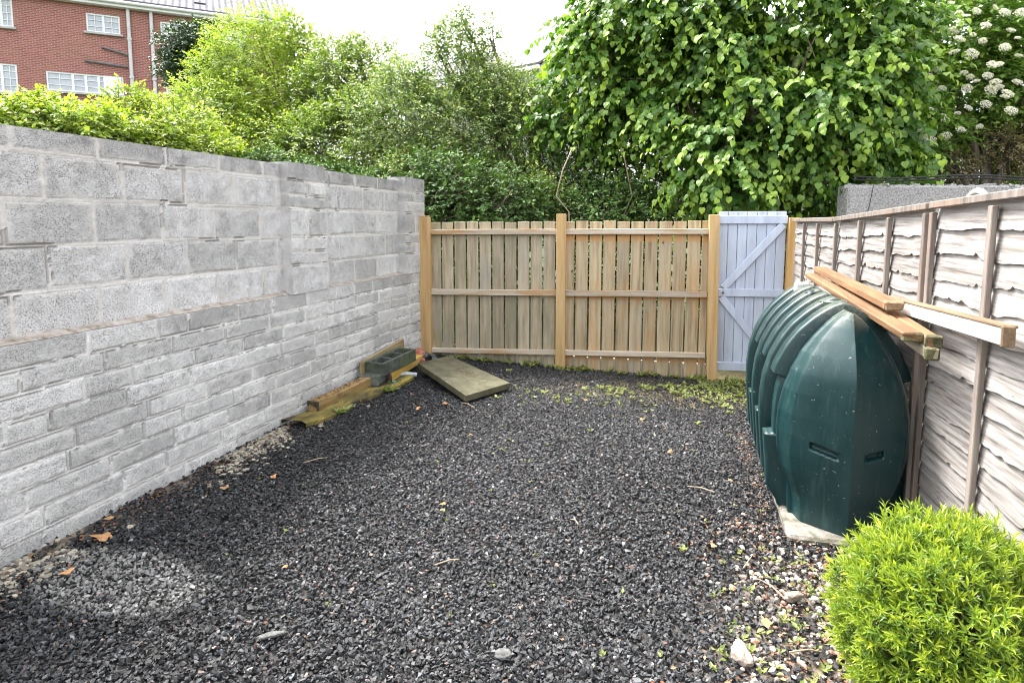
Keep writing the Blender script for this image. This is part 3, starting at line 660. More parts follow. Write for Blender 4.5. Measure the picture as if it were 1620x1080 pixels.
# ------------------------------------------------------------------ pile by the left wall
def make_pile():
    old = surf('old_wet_timber', [(.1, .07, .035), (.24, .155, .06), (.36, .24, .11)], (16, 1.4, 16), rnd=.3, bump=.4, spots=[((4, 1.5, 5), .52, .64, (.3, .26, .14), .6), ((3, 2, 3), .58, .68, (.04, .035, .02), .7)])
    yel = surf('yellow_timber', [(.28, .16, .03), (.45, .28, .06), (.55, .38, .13)], (16, 1.4, 16), rnd=.2, bump=.3, spots=[((5, 2, 5), .56, .66, (.08, .05, .03), .7)])
    dark = surf('rotten_end', [(.015, .012, .01), (.06, .045, .03), (.12, .1, .06)], (30, 30, 30), rough=.95, bump=.8, dist=.012)
    mos = surf('mossy_board', [(.05, .04, .015), (.14, .11, .03), (.3, .24, .05)], (9, 3, 9), rough=.95, bump=.6, dist=.01, spots=[((5, 2, 5), .5, .58, (.035, .03, .02), .85)])
    loose('timber_post', 'thick brown squared timber lying along wall foot with rotten near end', 'timber', (-2.87, 5.45, .155), (-2.93, 4.28, .135), .10, .085, old, dark, group='old timbers in the pile')
    loose('timber_post', 'short yellow timber under hollow block with dark hollow end', 'timber', (-2.80, 6.05, .17), (-2.79, 5.28, .14), .10, .085, yel, dark, group='old timbers in the pile')
    # warped mossy board flat on the gravel
    t = thing('rotten_board', 'warped board with yellow moss along its edge lying lowest in timber pile', 'board', (-2.8, 4.7, .08))
    n = 60; ys = np.linspace(-.72, .85, n); wv = .03 * np.sin(ys * 9) * (ys < .3) + .03 * (fbm(ys*6, ys*0, 0, 3, 2) - .5)
    rows = []
    for k, (dx, dz) in enumerate(((-.12, 0), (-.12, .03), (.05, .034), (.095, .018), (.095, -.01))):
        rows.append(np.stack([ys * .115 + dx + (wv if k > 1 else 0), ys, np.full(n, dz) + .02 * np.sin(ys * 7 + 1) * .5], 1))
    V = np.stack(rows, 1).reshape(-1, 3); q = grid_faces(n, 5, flip=True)
    raw_mesh('board_face', V, q.ravel(), np.full(len(q), 4), mos, t, attr=np.full((len(V), 3), .5), smooth=False)
    loose('leaning_plank', 'short damp plank standing on edge between wall and hollow block', 'plank', (-2.972, 6.05, .30), (-2.972, 5.12, .235), .022, .17, surf('damp_plank', [(.14, .1, .045), (.28, .22, .11), (.38, .32, .19)], (14, 1.4, 14), rnd=0, bump=.3, spots=[((5, 2, 6), .52, .62, (.08, .07, .03), .7)]))
    # hollow concrete block, cells upward
    b = thing('hollow_block', 'mossy dark hollow concrete block with open cells resting on timbers', 'concrete block', (-2.825, 5.48, .2), R(84))
    b.rotation_euler = (R(2), R(-3), R(84))
    L_, W_, H_, th = .60, .20, .125, .03
    xs = [-L_/2, -L_/2 + th, -L_/2 + .19, -L_/2 + .22, -L_/2 + .38, -L_/2 + .41, L_/2 - th, L_/2]; ysb = [-W_/2, -W_/2 + th, W_/2 - th, W_/2]
    holes = {(1, 1), (3, 1), (5, 1)}
    bm = bmesh.new()
    for i in range(7):
        for j in range(3):
            if (i, j) in holes: continue
            p = [bm.verts.new((x, y, z)) for z in (0, H_) for x, y in ((xs[i], ysb[j]), (xs[i+1], ysb[j]), (xs[i+1], ysb[j+1]), (xs[i], ysb[j+1]))]
            bm.faces.new(p[:4][::-1]); bm.faces.new(p[4:])
            for a, c, (di, dj) in ((0, 1, (0, -1)), (1, 2, (1, 0)), (2, 3, (0, 1)), (3, 0, (-1, 0))):
                ni, nj = i + di, j + dj
                if (ni, nj) in holes or not (0 <= ni < 7 and 0 <= nj < 3): bm.faces.new((p[a], p[c], p[c+4], p[a+4]))
    bmesh.ops.remove_doubles(bm, verts=bm.verts, dist=.0005)
    bmesh.ops.bevel(bm, geom=[e for e in bm.edges if e.calc_face_angle(0) > .5], offset=.004, segments=1, affect='EDGES')
    me = bpy.data.meshes.new('block_body'); bm.to_mesh(me); bm.free()
    me.materials.append(surf('mossy_concrete', [(.035, .04, .032), (.095, .105, .088), (.17, .18, .155)], (12, 12, 12), rough=.95, bump=.6, dist=.006, spots=[((6, 6, 6), .52, .62, (.07, .09, .03), .7)]))
    ob = bpy.data.objects.new('block_body', me); COL.objects.link(ob); ob.parent = b
    # second half block under it
    m = MB(); m.box((0, 0, 0), (.2, .34, .1), Matrix.Rotation(R(6), 3, 'Z'), b=.008, warp=.01)
    tag(m.build('broken_block', me.materials[0], loc=(-2.89, 5.25, .16)), 'dark lump of broken concrete beneath hollow block', 'rubble')
    # paving slab: corners surveyed, propped up at its far left end
    c = np.array([(-2.66, 5.74, .20), (-2.56, 6.36, .155), (-1.655, 5.67, .085), (-1.885, 5.06, .105)])
    s = thing('paving_slab', 'loose square cornered paving slab lying tilted on gravel by timber pile, green algae on top', 'paving slab', tuple(c.mean(0)))
    n = 30; u = np.linspace(0, 1, n); U, Vv = np.meshgrid(u, u, indexing='ij')
    P = ((1-U)*(1-Vv))[..., None]*c[0] + ((1-U)*Vv)[..., None]*c[1] + (U*Vv)[..., None]*c[2] + (U*(1-Vv))[..., None]*c[3] - c.mean(0)
    e = np.minimum(np.minimum(U, 1-U), np.minimum(Vv, 1-Vv)); P[..., 2] += -.006 * (1 - sstep(0, .03, e)) + .004 * (fbm(U*5, Vv*5, 0, 4, 3) - .5)
    top = P.reshape(-1, 3); per = np.concatenate([np.arange(n), np.arange(1, n)*n+n-1, (n-1)*n+np.arange(n-2, -1, -1), np.arange(n-2, 0, -1)*n])
    bot = top[per] - np.array([0, 0, .055]); N = len(top); i = np.arange(len(per)); j = (i+1) % len(per)
    q = grid_faces(n, n, flip=True); sd_ = np.stack([per[i], n*n + i, n*n + j, per[j]], 1)[:, ::-1]
    raw_mesh('slab_body', np.concatenate([top, bot]), np.concatenate([q.ravel(), sd_.ravel(), n*n + i]), np.concatenate([np.full(len(q)+len(sd_), 4), [len(per)]]),
             surf('algae_slab', [(.05, .047, .027), (.09, .084, .048), (.135, .125, .078)], (6, 6, 6), rough=.85, rnd=0, bump=.3, spots=[((14, 14, 14), .66, .7, (.05, .045, .035), .8), ((5, 5, 5), .6, .7, (.2, .19, .14), .5)]), s, attr=np.full((N+len(per), 3), .5))
make_pile()
def litter():
    rs = np.random.RandomState(44); P, A, Nn, sz, rn = [], [], [], [], []
    def put(x, y, z, s_):
        a = rs.uniform(0, 6.28); P.append((x, y, z)); A.append((math.cos(a), math.sin(a), rs.uniform(-.3, .5))); Nn.append(tuple(rs.normal(size=3) * .35 + np.array([0, 0, 1]))); sz.append(s_ * rs.uniform(.5, 1.4)); rn.append((rs.uniform(), rs.uniform() ** 3, 0))
    for _ in range(1500):                                       # dry scraps gathered in the corner by the shrub
        x, y = rs.uniform(-.15, .85), rs.uniform(1.45, 3.4)
        if rs.uniform() < sstep(-.05, .5, x + .5 * (fbm(x*4, y*4, 0, 3, 2) - .5)): put(x, y, gzf(x, y) + .018, .017)
    for _ in range(230): y = rs.uniform(3.2, 5.2); x = .46 - abs(rs.normal(0, .06)); put(x, y, gzf(x, y) + .015, .016)
    for _ in range(520): y = rs.uniform(1.5, 4.6); x = -2.98 + abs(rs.normal(0, .12)); put(x, y, gzf(x, y) + .016, .018)
    for _ in range(420): t = rs.uniform(0, 1); put(-2.98 + abs(rs.normal(0, .12)), 4.2 + 2.3 * t, gzf(-2.9, 4.2 + 2.3 * t) + .02, .026)
    for _ in range(160): t = rs.uniform(0, 1); put(-2.93 + .05 * t + rs.normal(0, .025), 4.32 + .9 * t, .183 + .012 * t, .022)        # on the thick timber
    for _ in range(60): u, v = rs.normal(.42, .16), rs.normal(.45, .14); put(-2.5 + .75*u + .2*v, 5.66 - .55*u + .55*v, .163 - .075*u - .01*v, .02)   # on the slab
    for _ in range(500): x, y = rs.uniform(-2.9, .9), rs.uniform(1.6, 6.6); put(x, y, gzf(x, y) + .018, .014)
    o = leafmesh('leaf_litter', leaf_mat('dry_litter', [(.05, .035, .022), (.16, .1, .06), (.32, .23, .14)], (.3, .12, .07), rough=.8, trans=.1, spec=.15), None, np.array(P), np.array(A), np.array(Nn), np.array(sz), T_OVAL, np.array(rn))
    o['kind'] = 'stuff'

def rock(name, label, cat, p, size, mat, seed, rz=0, group=None, flat=.6):
    rs = np.random.RandomState(seed); bm = bmesh.new(); bmesh.ops.create_icosphere(bm, subdivisions=3, radius=1.0)
    for v in bm.verts:
        q = np.array(v.co); k = 1 + .5 * (float(fbm(q[0]*1.4, q[1]*1.4, q[2]*1.4, seed, 3)) - .5) * 2
        v.co = Vector((q[0]*size[0]*k, q[1]*size[1]*k, max(-.5, q[2]) * size[2]*k))
    me = bpy.data.meshes.new(name); bm.to_mesh(me); bm.free(); me.materials.append(mat)
    o = bpy.data.objects.new(name, me); COL.objects.link(o); o.location = p; o.rotation_euler = (rs.uniform(-.3, .3), rs.uniform(-.3, .3), rz)
    return tag(o, label, cat, group)
def small_stuff():
    pinkst = surf('pale_pink_stone', [(.17, .13, .105), (.27, .225, .19), (.36, .31, .27)], (25, 25, 25), rough=.85, rnd=0, bump=.5)
    grey = surf('grey_flint', [(.05, .05, .05), (.105, .105, .1), (.16, .155, .145)], (30, 30, 30), rough=.8, rnd=0, bump=.5)
    brickm = surf('broken_brick', [(.22, .07, .045), (.36, .13, .085), (.42, .2, .15)], (30, 30, 30), rough=.9, rnd=0, bump=.6)
    G0 = lambda x, y, d=.01: (x, y, gzf(x, y) + d)
    rock('stone', 'pale pinkish stone half buried in the path edge, nearest the camera', 'stone', G0(.225, 2.27, .02), (.035, .055, .03), pinkst, 3, .3)
    rock('stone', 'buff angular stone among pebbles left of the green shrub', 'stone', G0(.47, 2.72, .018), (.05, .022, .028), pinkst, 8, .7)
    rock('slate_piece', 'flat grey slate shard on dark gravel in the foreground', 'stone', G0(-1.50, 1.88, .02), (.052, .018, .009), grey, 12, .9)
    rock('slate_piece', 'thin blue grey slate chip standing in the middle foreground gravel', 'stone', G0(-.62, 2.03, .02), (.022, .032, .008), grey, 15, 1.9)
    rock('brick_piece', 'broken red brick lump beside fence post and block wall', 'brick', G0(-2.86, 6.2, .12), (.07, .09, .05), brickm, 20, .3)
    rock('brick_piece', 'small reddish brick chip at end of timber pile', 'brick', G0(-2.75, 6.02, .08), (.04, .05, .03), brickm, 21, 1.0)
    for k, (x, y, s_) in enumerate(((-2.9, 6.4, .07), (-2.80, 6.42, .05), (-2.72, 6.3, .04), (-2.95, 6.3, .055))):
        rock('rubble_lump', 'grey mortar rubble lump heaped at foot of the left fence post', 'rubble', G0(x, y, .05), (s_, s_*.8, s_*.6), grey, 30 + k, k, 'rubble at the left fence post')
    bl = MB(); bl.box((0, 0, 0), (.05, .03, .012), b=.004, warp=.01)
    tag(bl.build('plastic_scrap', surf('turquoise_plastic', [(.02, .3, .3), (.04, .42, .4)], (20, 20, 20), rough=.35), loc=G0(-2.72, 5.32, .03)), 'scrap of turquoise plastic lying beside timber pile', 'litter')
    w_ = MB(); w_.tube([(-.1, -.03, 0), (0, 0, .012), (.09, .05, .0)], [.022, .024, .02], 10)
    tag(w_.build('plastic_bottle', surf('clear_grey_plastic', [(.3, .33, .33), (.45, .48, .48)], (30, 30, 30), rough=.3), loc=G0(-2.70, 5.55, .04)), 'crushed grey plastic bottle at timber pile edge', 'litter')
    # dead leaves
    lm = surf('dead_leaf', [(.26, .12, .045), (.42, .22, .09), (.5, .32, .16)], (40, 40, 40), rough=.7, rnd=.5, bump=.2)
    spots = [(-2.80, 2.27, .05), (-2.93, 2.42, .03), (-2.66, 1.98, .035), (-2.62, 2.92, .03), (-2.45, 3.15, .028), (-2.2, 4.75, .03), (-1.55, 4.25, .024), (-2.05, 4.95, .035), (-.1, 4.4, .024), (.28, 3.95, .022),
             (-.35, 5.2, .022), (.15, 3.05, .022), (.33, 2.5, .03), (-1.3, 3.1, .02), (-1.75, 2.3, .02), (-.9, 5.6, .022)]
    for k, (x, y, s_) in enumerate(spots):
        a = random.uniform(0, 6.28); pts = []
        nl = 14
        for i in range(nl):
            th = 2*math.pi*i/nl; rr = s_ * (.55 + .45 * abs(math.cos(th*2.5))) ; pts.append((rr*math.cos(th)*1.2, rr*math.sin(th)*.8, .006 + .2*s_*math.sin(th*2 + k)))
        m = MB(); m.add([(0, 0, .012)] + pts, [[0, 1+i, 1+(i+1) % nl] for i in range(nl)])
        o = m.build('dead_leaf', lm, fix=False, loc=G0(x, y, .016)); o.rotation_euler = (.2*math.sin(k), .2*math.cos(k*2), a)
        big = s_ == .05
        tag(o, 'large curled orange leaf on gravel near left wall foot' if big else 'small curled brown leaf fallen on the dark gravel', 'leaf', 'dead leaves on the gravel')
    tw = surf('dry_twig', [(.2, .14, .09), (.42, .33, .24)], (60, 60, 60), rough=.85, rnd=.3, bump=0)
    for k, (x, y, l, a) in enumerate(((.1, 3.75, .16, 2.9), (-1.05, 2.55, .12, .7), (-.55, 3.1, .07, 2.4), (.38, 2.75, .16, 2.2), (.3, 2.95, .14, 1.2), (-2.35, 3.45, .16, .9), (-1.85, 5.0, .2, 2.6), (.45, 2.35, .12, .3))):
        d = np.array([math.cos(a), math.sin(a), 0]) * l / 2
        m = MB(); m.tube([-d, d*.1 + np.array([.006, .004, .008]), d], [.003, .0035, .002], 6)
        tag(m.build('twig', tw, loc=G0(x, y, .02)), 'thin dry twig lying on the gravel', 'twig', 'dry twigs on the gravel')
small_stuff()

# ------------------------------------------------------------------ foliage
T_OVAL = (np.array([(0, 0, 0), (-.3, .45, .10), (0, 1, -.06), (.3, .45, .10)]), [[0, 3, 2, 1]], )
T_FOLD = (np.array([(0, 0, 0), (0, .5, 0), (0, 1, -.10), (-.3, .42, .09), (.3, .42, .09)]), [[0, 1, 3], [3, 1, 2], [0, 4, 1], [1, 4, 2]])
T_HEART = (np.array([(0, .06, 0), (0, .5, .0), (0, 1.05, -.16), (-.28, -.03, .03), (-.5, .3, .08), (-.38, .66, .04), (.28, -.03, .03), (.5, .3, .08), (.38, .66, .04)]),
           [[0, 1, 4, 3], [1, 2, 5, 4], [0, 6, 7, 1], [1, 7, 8, 2]])
T_LANCE = (np.array([(0, 0, 0), (-.09, .3, .03), (.09, .3, .03), (0, .33, -.01), (-.085, .6, .0), (.085, .6, .0), (0, .62, -.05), (0, 1, -.2)]),
           [[0, 3, 1], [0, 2, 3], [1, 3, 6, 4], [3, 2, 5, 6], [4, 6, 7], [6, 5, 7]])
def leafmesh(name, mat, parent, P, A, Nn, size, tmpl, rnd):
    A = A / (np.linalg.norm(A, axis=1)[:, None] + 1e-9); Nn = Nn - A * (A * Nn).sum(1)[:, None]; Nn /= (np.linalg.norm(Nn, axis=1)[:, None] + 1e-9)
    Sd = np.cross(A, Nn); tv, tf = tmpl[0], tmpl[1]; n, k = len(P), len(tv)
    V = P[:, None] + size[:, None, None] * (tv[None, :, 0:1] * Sd[:, None] + tv[None, :, 1:2] * A[:, None] + tv[None, :, 2:3] * Nn[:, None])
    flat = np.concatenate([np.array(f) for f in tf]); szs = np.array([len(f) for f in tf])
    ff = (flat[None] + (np.arange(n) * k)[:, None]).ravel()
    return raw_mesh(name, V.reshape(-1, 3), ff, np.tile(szs, n), mat, parent, attr=np.repeat(rnd, k, 0))

def twigs(blobs, n, rs, shell=.55, out=.8, up=.2, keep=None):
    """twig roots and directions spread through ellipsoid blobs, weighted by their area"""
    wts = np.array([b[1][0]*b[1][1] + b[1][1]*b[1][2] + b[1][0]*b[1][2] for b in blobs]); wts = wts / wts.sum()
    bi = rs.choice(len(blobs), n, p=wts); C = np.array([b[0] for b in blobs])[bi]; Rr = np.array([b[1] for b in blobs])[bi]
    d = rs.normal(size=(n, 3)); d /= np.linalg.norm(d, axis=1)[:, None]
    lump = .78 + .44 * fbm(d[:, 0]*2.3 + bi, d[:, 1]*2.3, d[:, 2]*2.3, 3, 2)
    rad = (shell + (1 - shell) * rs.uniform(0, 1, n) ** .6) * lump
    P = C + d * Rr * rad[:, None]
    D = d * out + rs.normal(size=(n, 3)) * .45 + np.array([0, 0, up])
    D /= np.linalg.norm(D, axis=1)[:, None]
    return P, D, rad
def foliage(name, mat, parent, base, blobs, n, k, L, size, tmpl, seed, droop=.3, shell=.5, out=.8, up=.2, hang=.0, young=.4, spread=.9, sv=.3, flat=.8, clump=.35):
    rs = np.random.RandomState(seed); blobs = [(np.array(c) - base, np.array(r)) for c, r in blobs]
    P, D, rad = twigs(blobs, n, rs, shell, out, up)
    if clump:                                                   # leave gaps: thin out where a coarse noise is low
        kp = fbm(P[:, 0]*1.9, P[:, 1]*1.9, P[:, 2]*1.9, seed, 3) + .25 * rs.uniform(-1, 1, n) * .5 > clump
        P, D = P[kp], D[kp]; n = len(P)
    Lr = L * rs.uniform(.5, 1.2, n)
    t = np.linspace(.12, 1, k)[None, :] + rs.uniform(-.05, .05, (n, k))
    Q = P[:, None] + D[:, None] * (t * Lr[:, None])[..., None]; Q[..., 2] -= droop * Lr[:, None] * t ** 2
    T = D[:, None] + np.array([0, 0, -2 * droop])[None, None] * t[..., None]; T /= np.linalg.norm(T, axis=2)[..., None]
    side = np.cross(D, np.array([0, 0, 1.0]) + .3 * rs.normal(size=(n, 3))); side /= np.linalg.norm(side, axis=1)[:, None] + 1e-9
    alt = np.where(np.arange(k) % 2 == 0, 1, -1)[None, :, None]
    A = T * .6 + side[:, None] * alt * spread + rs.normal(size=(n, k, 3)) * .25 + np.array([0, 0, -hang])
    A[:, -1] = T[:, -1] + np.array([0, 0, -hang]) + rs.normal(size=(n, 3)) * .2
    Nn = np.array([0, 0, flat]) + D[:, None] * .5 + rs.normal(size=(n, k, 3)) * .35
    sz = size * (1 + sv * rs.uniform(-1, 1, (n, k))) * (1 - .35 * (t - .5))
    tone = np.clip(.5 + .28 * rs.normal(size=(n, 1)) + .16 * rs.normal(size=(n, k)), 0, 1)
    yg = np.clip(young * t ** 2 * rs.uniform(0, 1.3, (n, 1)), 0, 1)
    rnd = np.stack([tone, yg, rs.uniform(0, 1, (n, k))], -1).reshape(-1, 3)
    o = leafmesh(name, mat, parent, Q.reshape(-1, 3), A.reshape(-1, 3), Nn.reshape(-1, 3), sz.ravel(), tmpl, rnd)
    return o, P, D, Lr
def limb(m, a, b, r0, r1, rs, n=6, wob=.12):
    a, b = np.array(a), np.array(b); pts = []
    for i in range(n + 1):
        t = i / n; p = a + (b - a) * t; p = p + np.array([rs.uniform(-1, 1), rs.uniform(-1, 1), rs.uniform(-.5, .5)]) * wob * math.sin(math.pi * t) * np.linalg.norm(b - a) * .3; pts.append(p)
    m.tube(pts, [r0 + (r1 - r0) * i / n for i in range(n + 1)], 7); return pts
bark = surf('grey_brown_bark', [(.05, .04, .03), (.12, .1, .075), (.2, .17, .13)], (14, 14, 5), rough=.95, bump=.8, dist=.015)
def trunk(parent, base, foot, blobs, r, seed, twig=None):
    rs = np.random.RandomState(seed); m = MB(); foot = np.array(foot) - base
    cs = [np.array(c) - base for c, _ in blobs]; mean = np.mean(cs, 0); fork = foot + (mean - foot) * .35; fork[2] = foot[2] + max(.5, (mean[2] - foot[2]) * .45)
    limb(m, foot - np.array([0, 0, .1]), fork, r, r * .7, rs, 6, .05)
    for (c, rr), q in zip(blobs, cs):
        limb(m, fork, q, r * .55, r * .16, rs)
        for _ in range(3):
            e = q + rs.uniform(-.7, .7, 3) * np.array(rr); limb(m, q + (fork - q) * rs.uniform(0, .4), e, r * .2, .006, rs, 5)
    if twig is not None:
        P, D, L = twig
        for i in range(0, len(P), max(1, len(P) // 350)):
            m.tube([P[i] - D[i] * .25, P[i], P[i] + D[i] * L[i] * .7 - np.array([0, 0, .1*L[i]])], [.006, .005, .002], 4, cap=False)
    m.build('trunk', bark, parent, smooth=True, fix=False)
def tree(name, label, cat, blobs_px, foot, r, mat, n, k, L, size, tmpl, seed, group=None, **kw):
    """blobs_px: (x, y, half width px, half height px, depth, half depth m) surveyed from the photograph"""
    blobs = [(at(x, y, Z), (w * Z / F_PX, dz, h * Z / F_PX)) for x, y, w, h, Z, dz in blobs_px]
    base = np.array([foot[0], foot[1], gzf(*foot)])
    t = thing(name, label, cat, tuple(base), 0, group)
    o, P, D, Lr = foliage('crown', mat, t, base, blobs, n, k, L, size, tmpl, seed, **kw)
    trunk(t, base, base, blobs, r, seed, (P, D, Lr))
    return t, base, blobs

M_lime = leaf_mat('linden_leaf', [(.03, .085, .015), (.065, .16, .028), (.11, .225, .045)], (.32, .46, .06), rough=.42, trans=.35, spec=.4)
M_haw = leaf_mat('hawthorn_leaf', [(.055, .11, .03), (.11, .195, .05), (.19, .28, .09)], (.4, .42, .15), trans=.35)
M_yel = leaf_mat('yellow_green_leaf', [(.1, .17, .025), (.2, .3, .04), (.3, .4, .065)], (.5, .55, .1), trans=.4)
M_ylo = leaf_mat('bright_hedge_leaf', [(.10, .17, .02), (.2, .3, .035), (.3, .4, .06)], (.48, .52, .09), trans=.4)
M_dark = leaf_mat('dark_evergreen_leaf', [(.012, .035, .012), (.03, .075, .025), (.06, .12, .04)], (.08, .15, .05), rough=.35, trans=.15, spec=.5)
M_ivy = leaf_mat('ivy_leaf', [(.024, .054, .015), (.052, .105, .028), (.09, .17, .045)], (.2, .31, .07), rough=.55, trans=.2, spec=.2)
M_elder = leaf_mat('elder_leaf', [(.065, .14, .03), (.125, .235, .045), (.2, .33, .07)], (.34, .45, .09), trans=.4, rough=.55, spec=.25)

# lime tree overhanging the gate
tree('linden_tree', 'big linden with drooping heart shaped leaves hanging over blue gate', 'tree',
     [(1000, 40, 90, 70, 8.8, .8), (1110, 20, 100, 60, 8.4, .8), (1230, 10, 110, 60, 8.2, .8), (1350, 30, 80, 60, 8.2, .8), (1040, 110, 70, 45, 8.7, .6), (940, 120, 60, 60, 9.0, .6), (900, 175, 45, 45, 9.2, .5), (985, 175, 60, 40, 8.9, .6),
      (1140, 100, 75, 45, 8.1, .6), (1260, 90, 80, 45, 7.8, .6), (1370, 110, 65, 55, 7.9, .6), (1090, 175, 60, 40, 8.1, .5), (1190, 165, 60, 40, 7.7, .5), (1300, 165, 65, 45, 7.5, .5), (1395, 190, 50, 45, 8.0, .5),
      (1130, 245, 55, 50, 7.6, .4), (1215, 235, 45, 45, 7.6, .4), (1340, 240, 55, 50, 7.6, .4), (1150, 290, 40, 25, 7.5, .3), (1310, 285, 45, 28, 7.8, .35), (1400, 265, 40, 30, 8.2, .4), (925, 55, 40, 40, 9.0, .4), (1420, 60, 50, 80, 8.5, .6)],
     (1.0, 9.6), .17, M_lime, 5600, 10, .55, .085, T_HEART, 5, droop=.6, hang=.6, shell=.3, up=.05, young=.9, spread=.75, flat=.75, clump=.41)
# hawthorn in the middle
tree('hawthorn_tree', 'fine leaved hawthorn with faded blossom and thin upright top twigs behind fence centre', 'tree',
     [(730, 215, 100, 85, 10.2, 1.0), (640, 200, 85, 75, 10.4, .9), (800, 215, 85, 75, 10.0, .8), (715, 125, 70, 55, 10.3, .7), (690, 290, 110, 60, 9.8, .8), (820, 290, 80, 50, 9.6, .7), (700, 330, 70, 40, 8.9, .4), (790, 335, 75, 36, 8.9, .4), (640, 290, 50, 40, 9.4, .5), (850, 320, 40, 36, 8.8, .4), (720, 70, 36, 34, 10.3, .4), (690, 75, 16, 28, 10.3, .2), (775, 60, 12, 36, 10.3, .2), (735, 35, 10, 26, 10.3, .2), (845, 180, 50, 42, 9.8, .5), (835, 145, 40, 30, 9.9, .4), (770, 145, 60, 40, 10.1, .6), (640, 130, 45, 35, 10.5, .5)],
     (-1.9, 10.2), .11, M_haw, 12500, 8, .28, .05, T_FOLD, 6, droop=.2, shell=.4, up=.35, young=.8, clump=.37)
tree('maple_tree', 'tall yellow green field maple behind left wall, in front of brick house', 'tree',
     [(420, 110, 75, 85, 13.0, 1.2), (400, 190, 110, 70, 12.5, 1.2), (345, 195, 80, 55, 12.0, 1.0), (450, 230, 100, 55, 11.8, 1.0), (455, 55, 38, 34, 13.0, .6), (470, 150, 60, 75, 12.8, .9), (385, 70, 50, 38, 13.2, .7), (350, 120, 45, 45, 12.8, .7), (480, 90, 30, 45, 13.0, .5), (320, 165, 45, 35, 12.2, .6)],
     (-7.0, 11.5), .14, M_yel, 8200, 8, .34, .064, T_FOLD, 7, droop=.25, shell=.42, up=.25, young=.7, clump=.37)
tree('maple_tree', 'loose leaved green maple between tall yellow maple and hawthorn', 'tree',
     [(520, 170, 60, 60, 12.2, .9), (545, 140, 70, 65, 12.0, .9), (590, 180, 50, 60, 11.6, .7), (560, 220, 85, 65, 11.2, .9), (500, 240, 70, 50, 11.0, .8), (590, 105, 48, 42, 12.2, .6), (520, 95, 22, 42, 12.4, .4), (560, 85, 16, 30, 12.3, .3), (600, 260, 70, 40, 10.6, .7)],
     (-4.4, 11.2), .11, leaf_mat('green_maple_leaf', [(.065, .12, .02), (.125, .21, .035), (.2, .3, .055)], (.42, .47, .09)), 5600, 8, .33, .062, T_FOLD, 8, droop=.25, shell=.42, up=.3, young=.7, clump=.38)
tree('evergreen_shrub', 'dense dark green round topped shrub close to brick house window', 'shrub',
     [(302, 80, 42, 36, 17.0, .8), (298, 112, 40, 30, 17.0, .8), (322, 60, 30, 22, 17.2, .6)],
     (-13.0, 12.5), .09, M_dark, 2300, 6, .26, .085, T_FOLD, 9, shell=.35, up=.3, clump=.2)
tree('hedge_shrub', 'bright yellow green leafy shrub showing above left end of block wall', 'shrub',
     [(40, 200, 75, 34, 8.4, .7), (120, 205, 75, 34, 8.6, .7), (-60, 200, 80, 40, 8.2, .7), (75, 170, 34, 14, 8.6, .4), (175, 212, 50, 30, 8.6, .6)],
     (-6.9, 5.2), .06, M_ylo, 2300, 6, .24, .075, T_FOLD, 10, shell=.4, up=.4, young=.8, clump=.33)
tree('hedge_shrub', 'lime green shrub above block wall, between low hedge and yellow maple', 'shrub',
     [(225, 195, 50, 40, 9.6, .7), (280, 210, 65, 45, 9.8, .7), (245, 225, 70, 30, 9.2, .6), (320, 245, 60, 32, 9.6, .6), (210, 165, 22, 24, 9.6, .4)],
     (-6.3, 7.4), .06, M_ylo, 2200, 7, .24, .062, T_FOLD, 11, shell=.4, up=.4, young=.8, clump=.34)
tree('evergreen_shrub', 'dark leaved shrub low behind block wall under the maples', 'shrub',
     [(400, 275, 80, 32, 10.2, .7), (500, 290, 80, 30, 9.8, .7), (590, 300, 60, 30, 9.4, .6), (310, 262, 50, 18, 10.0, .5)],
     (-5.0, 9.0), .06, M_ivy, 2400, 6, .22, .07, T_FOLD, 12, shell=.35, up=.3, clump=.25)
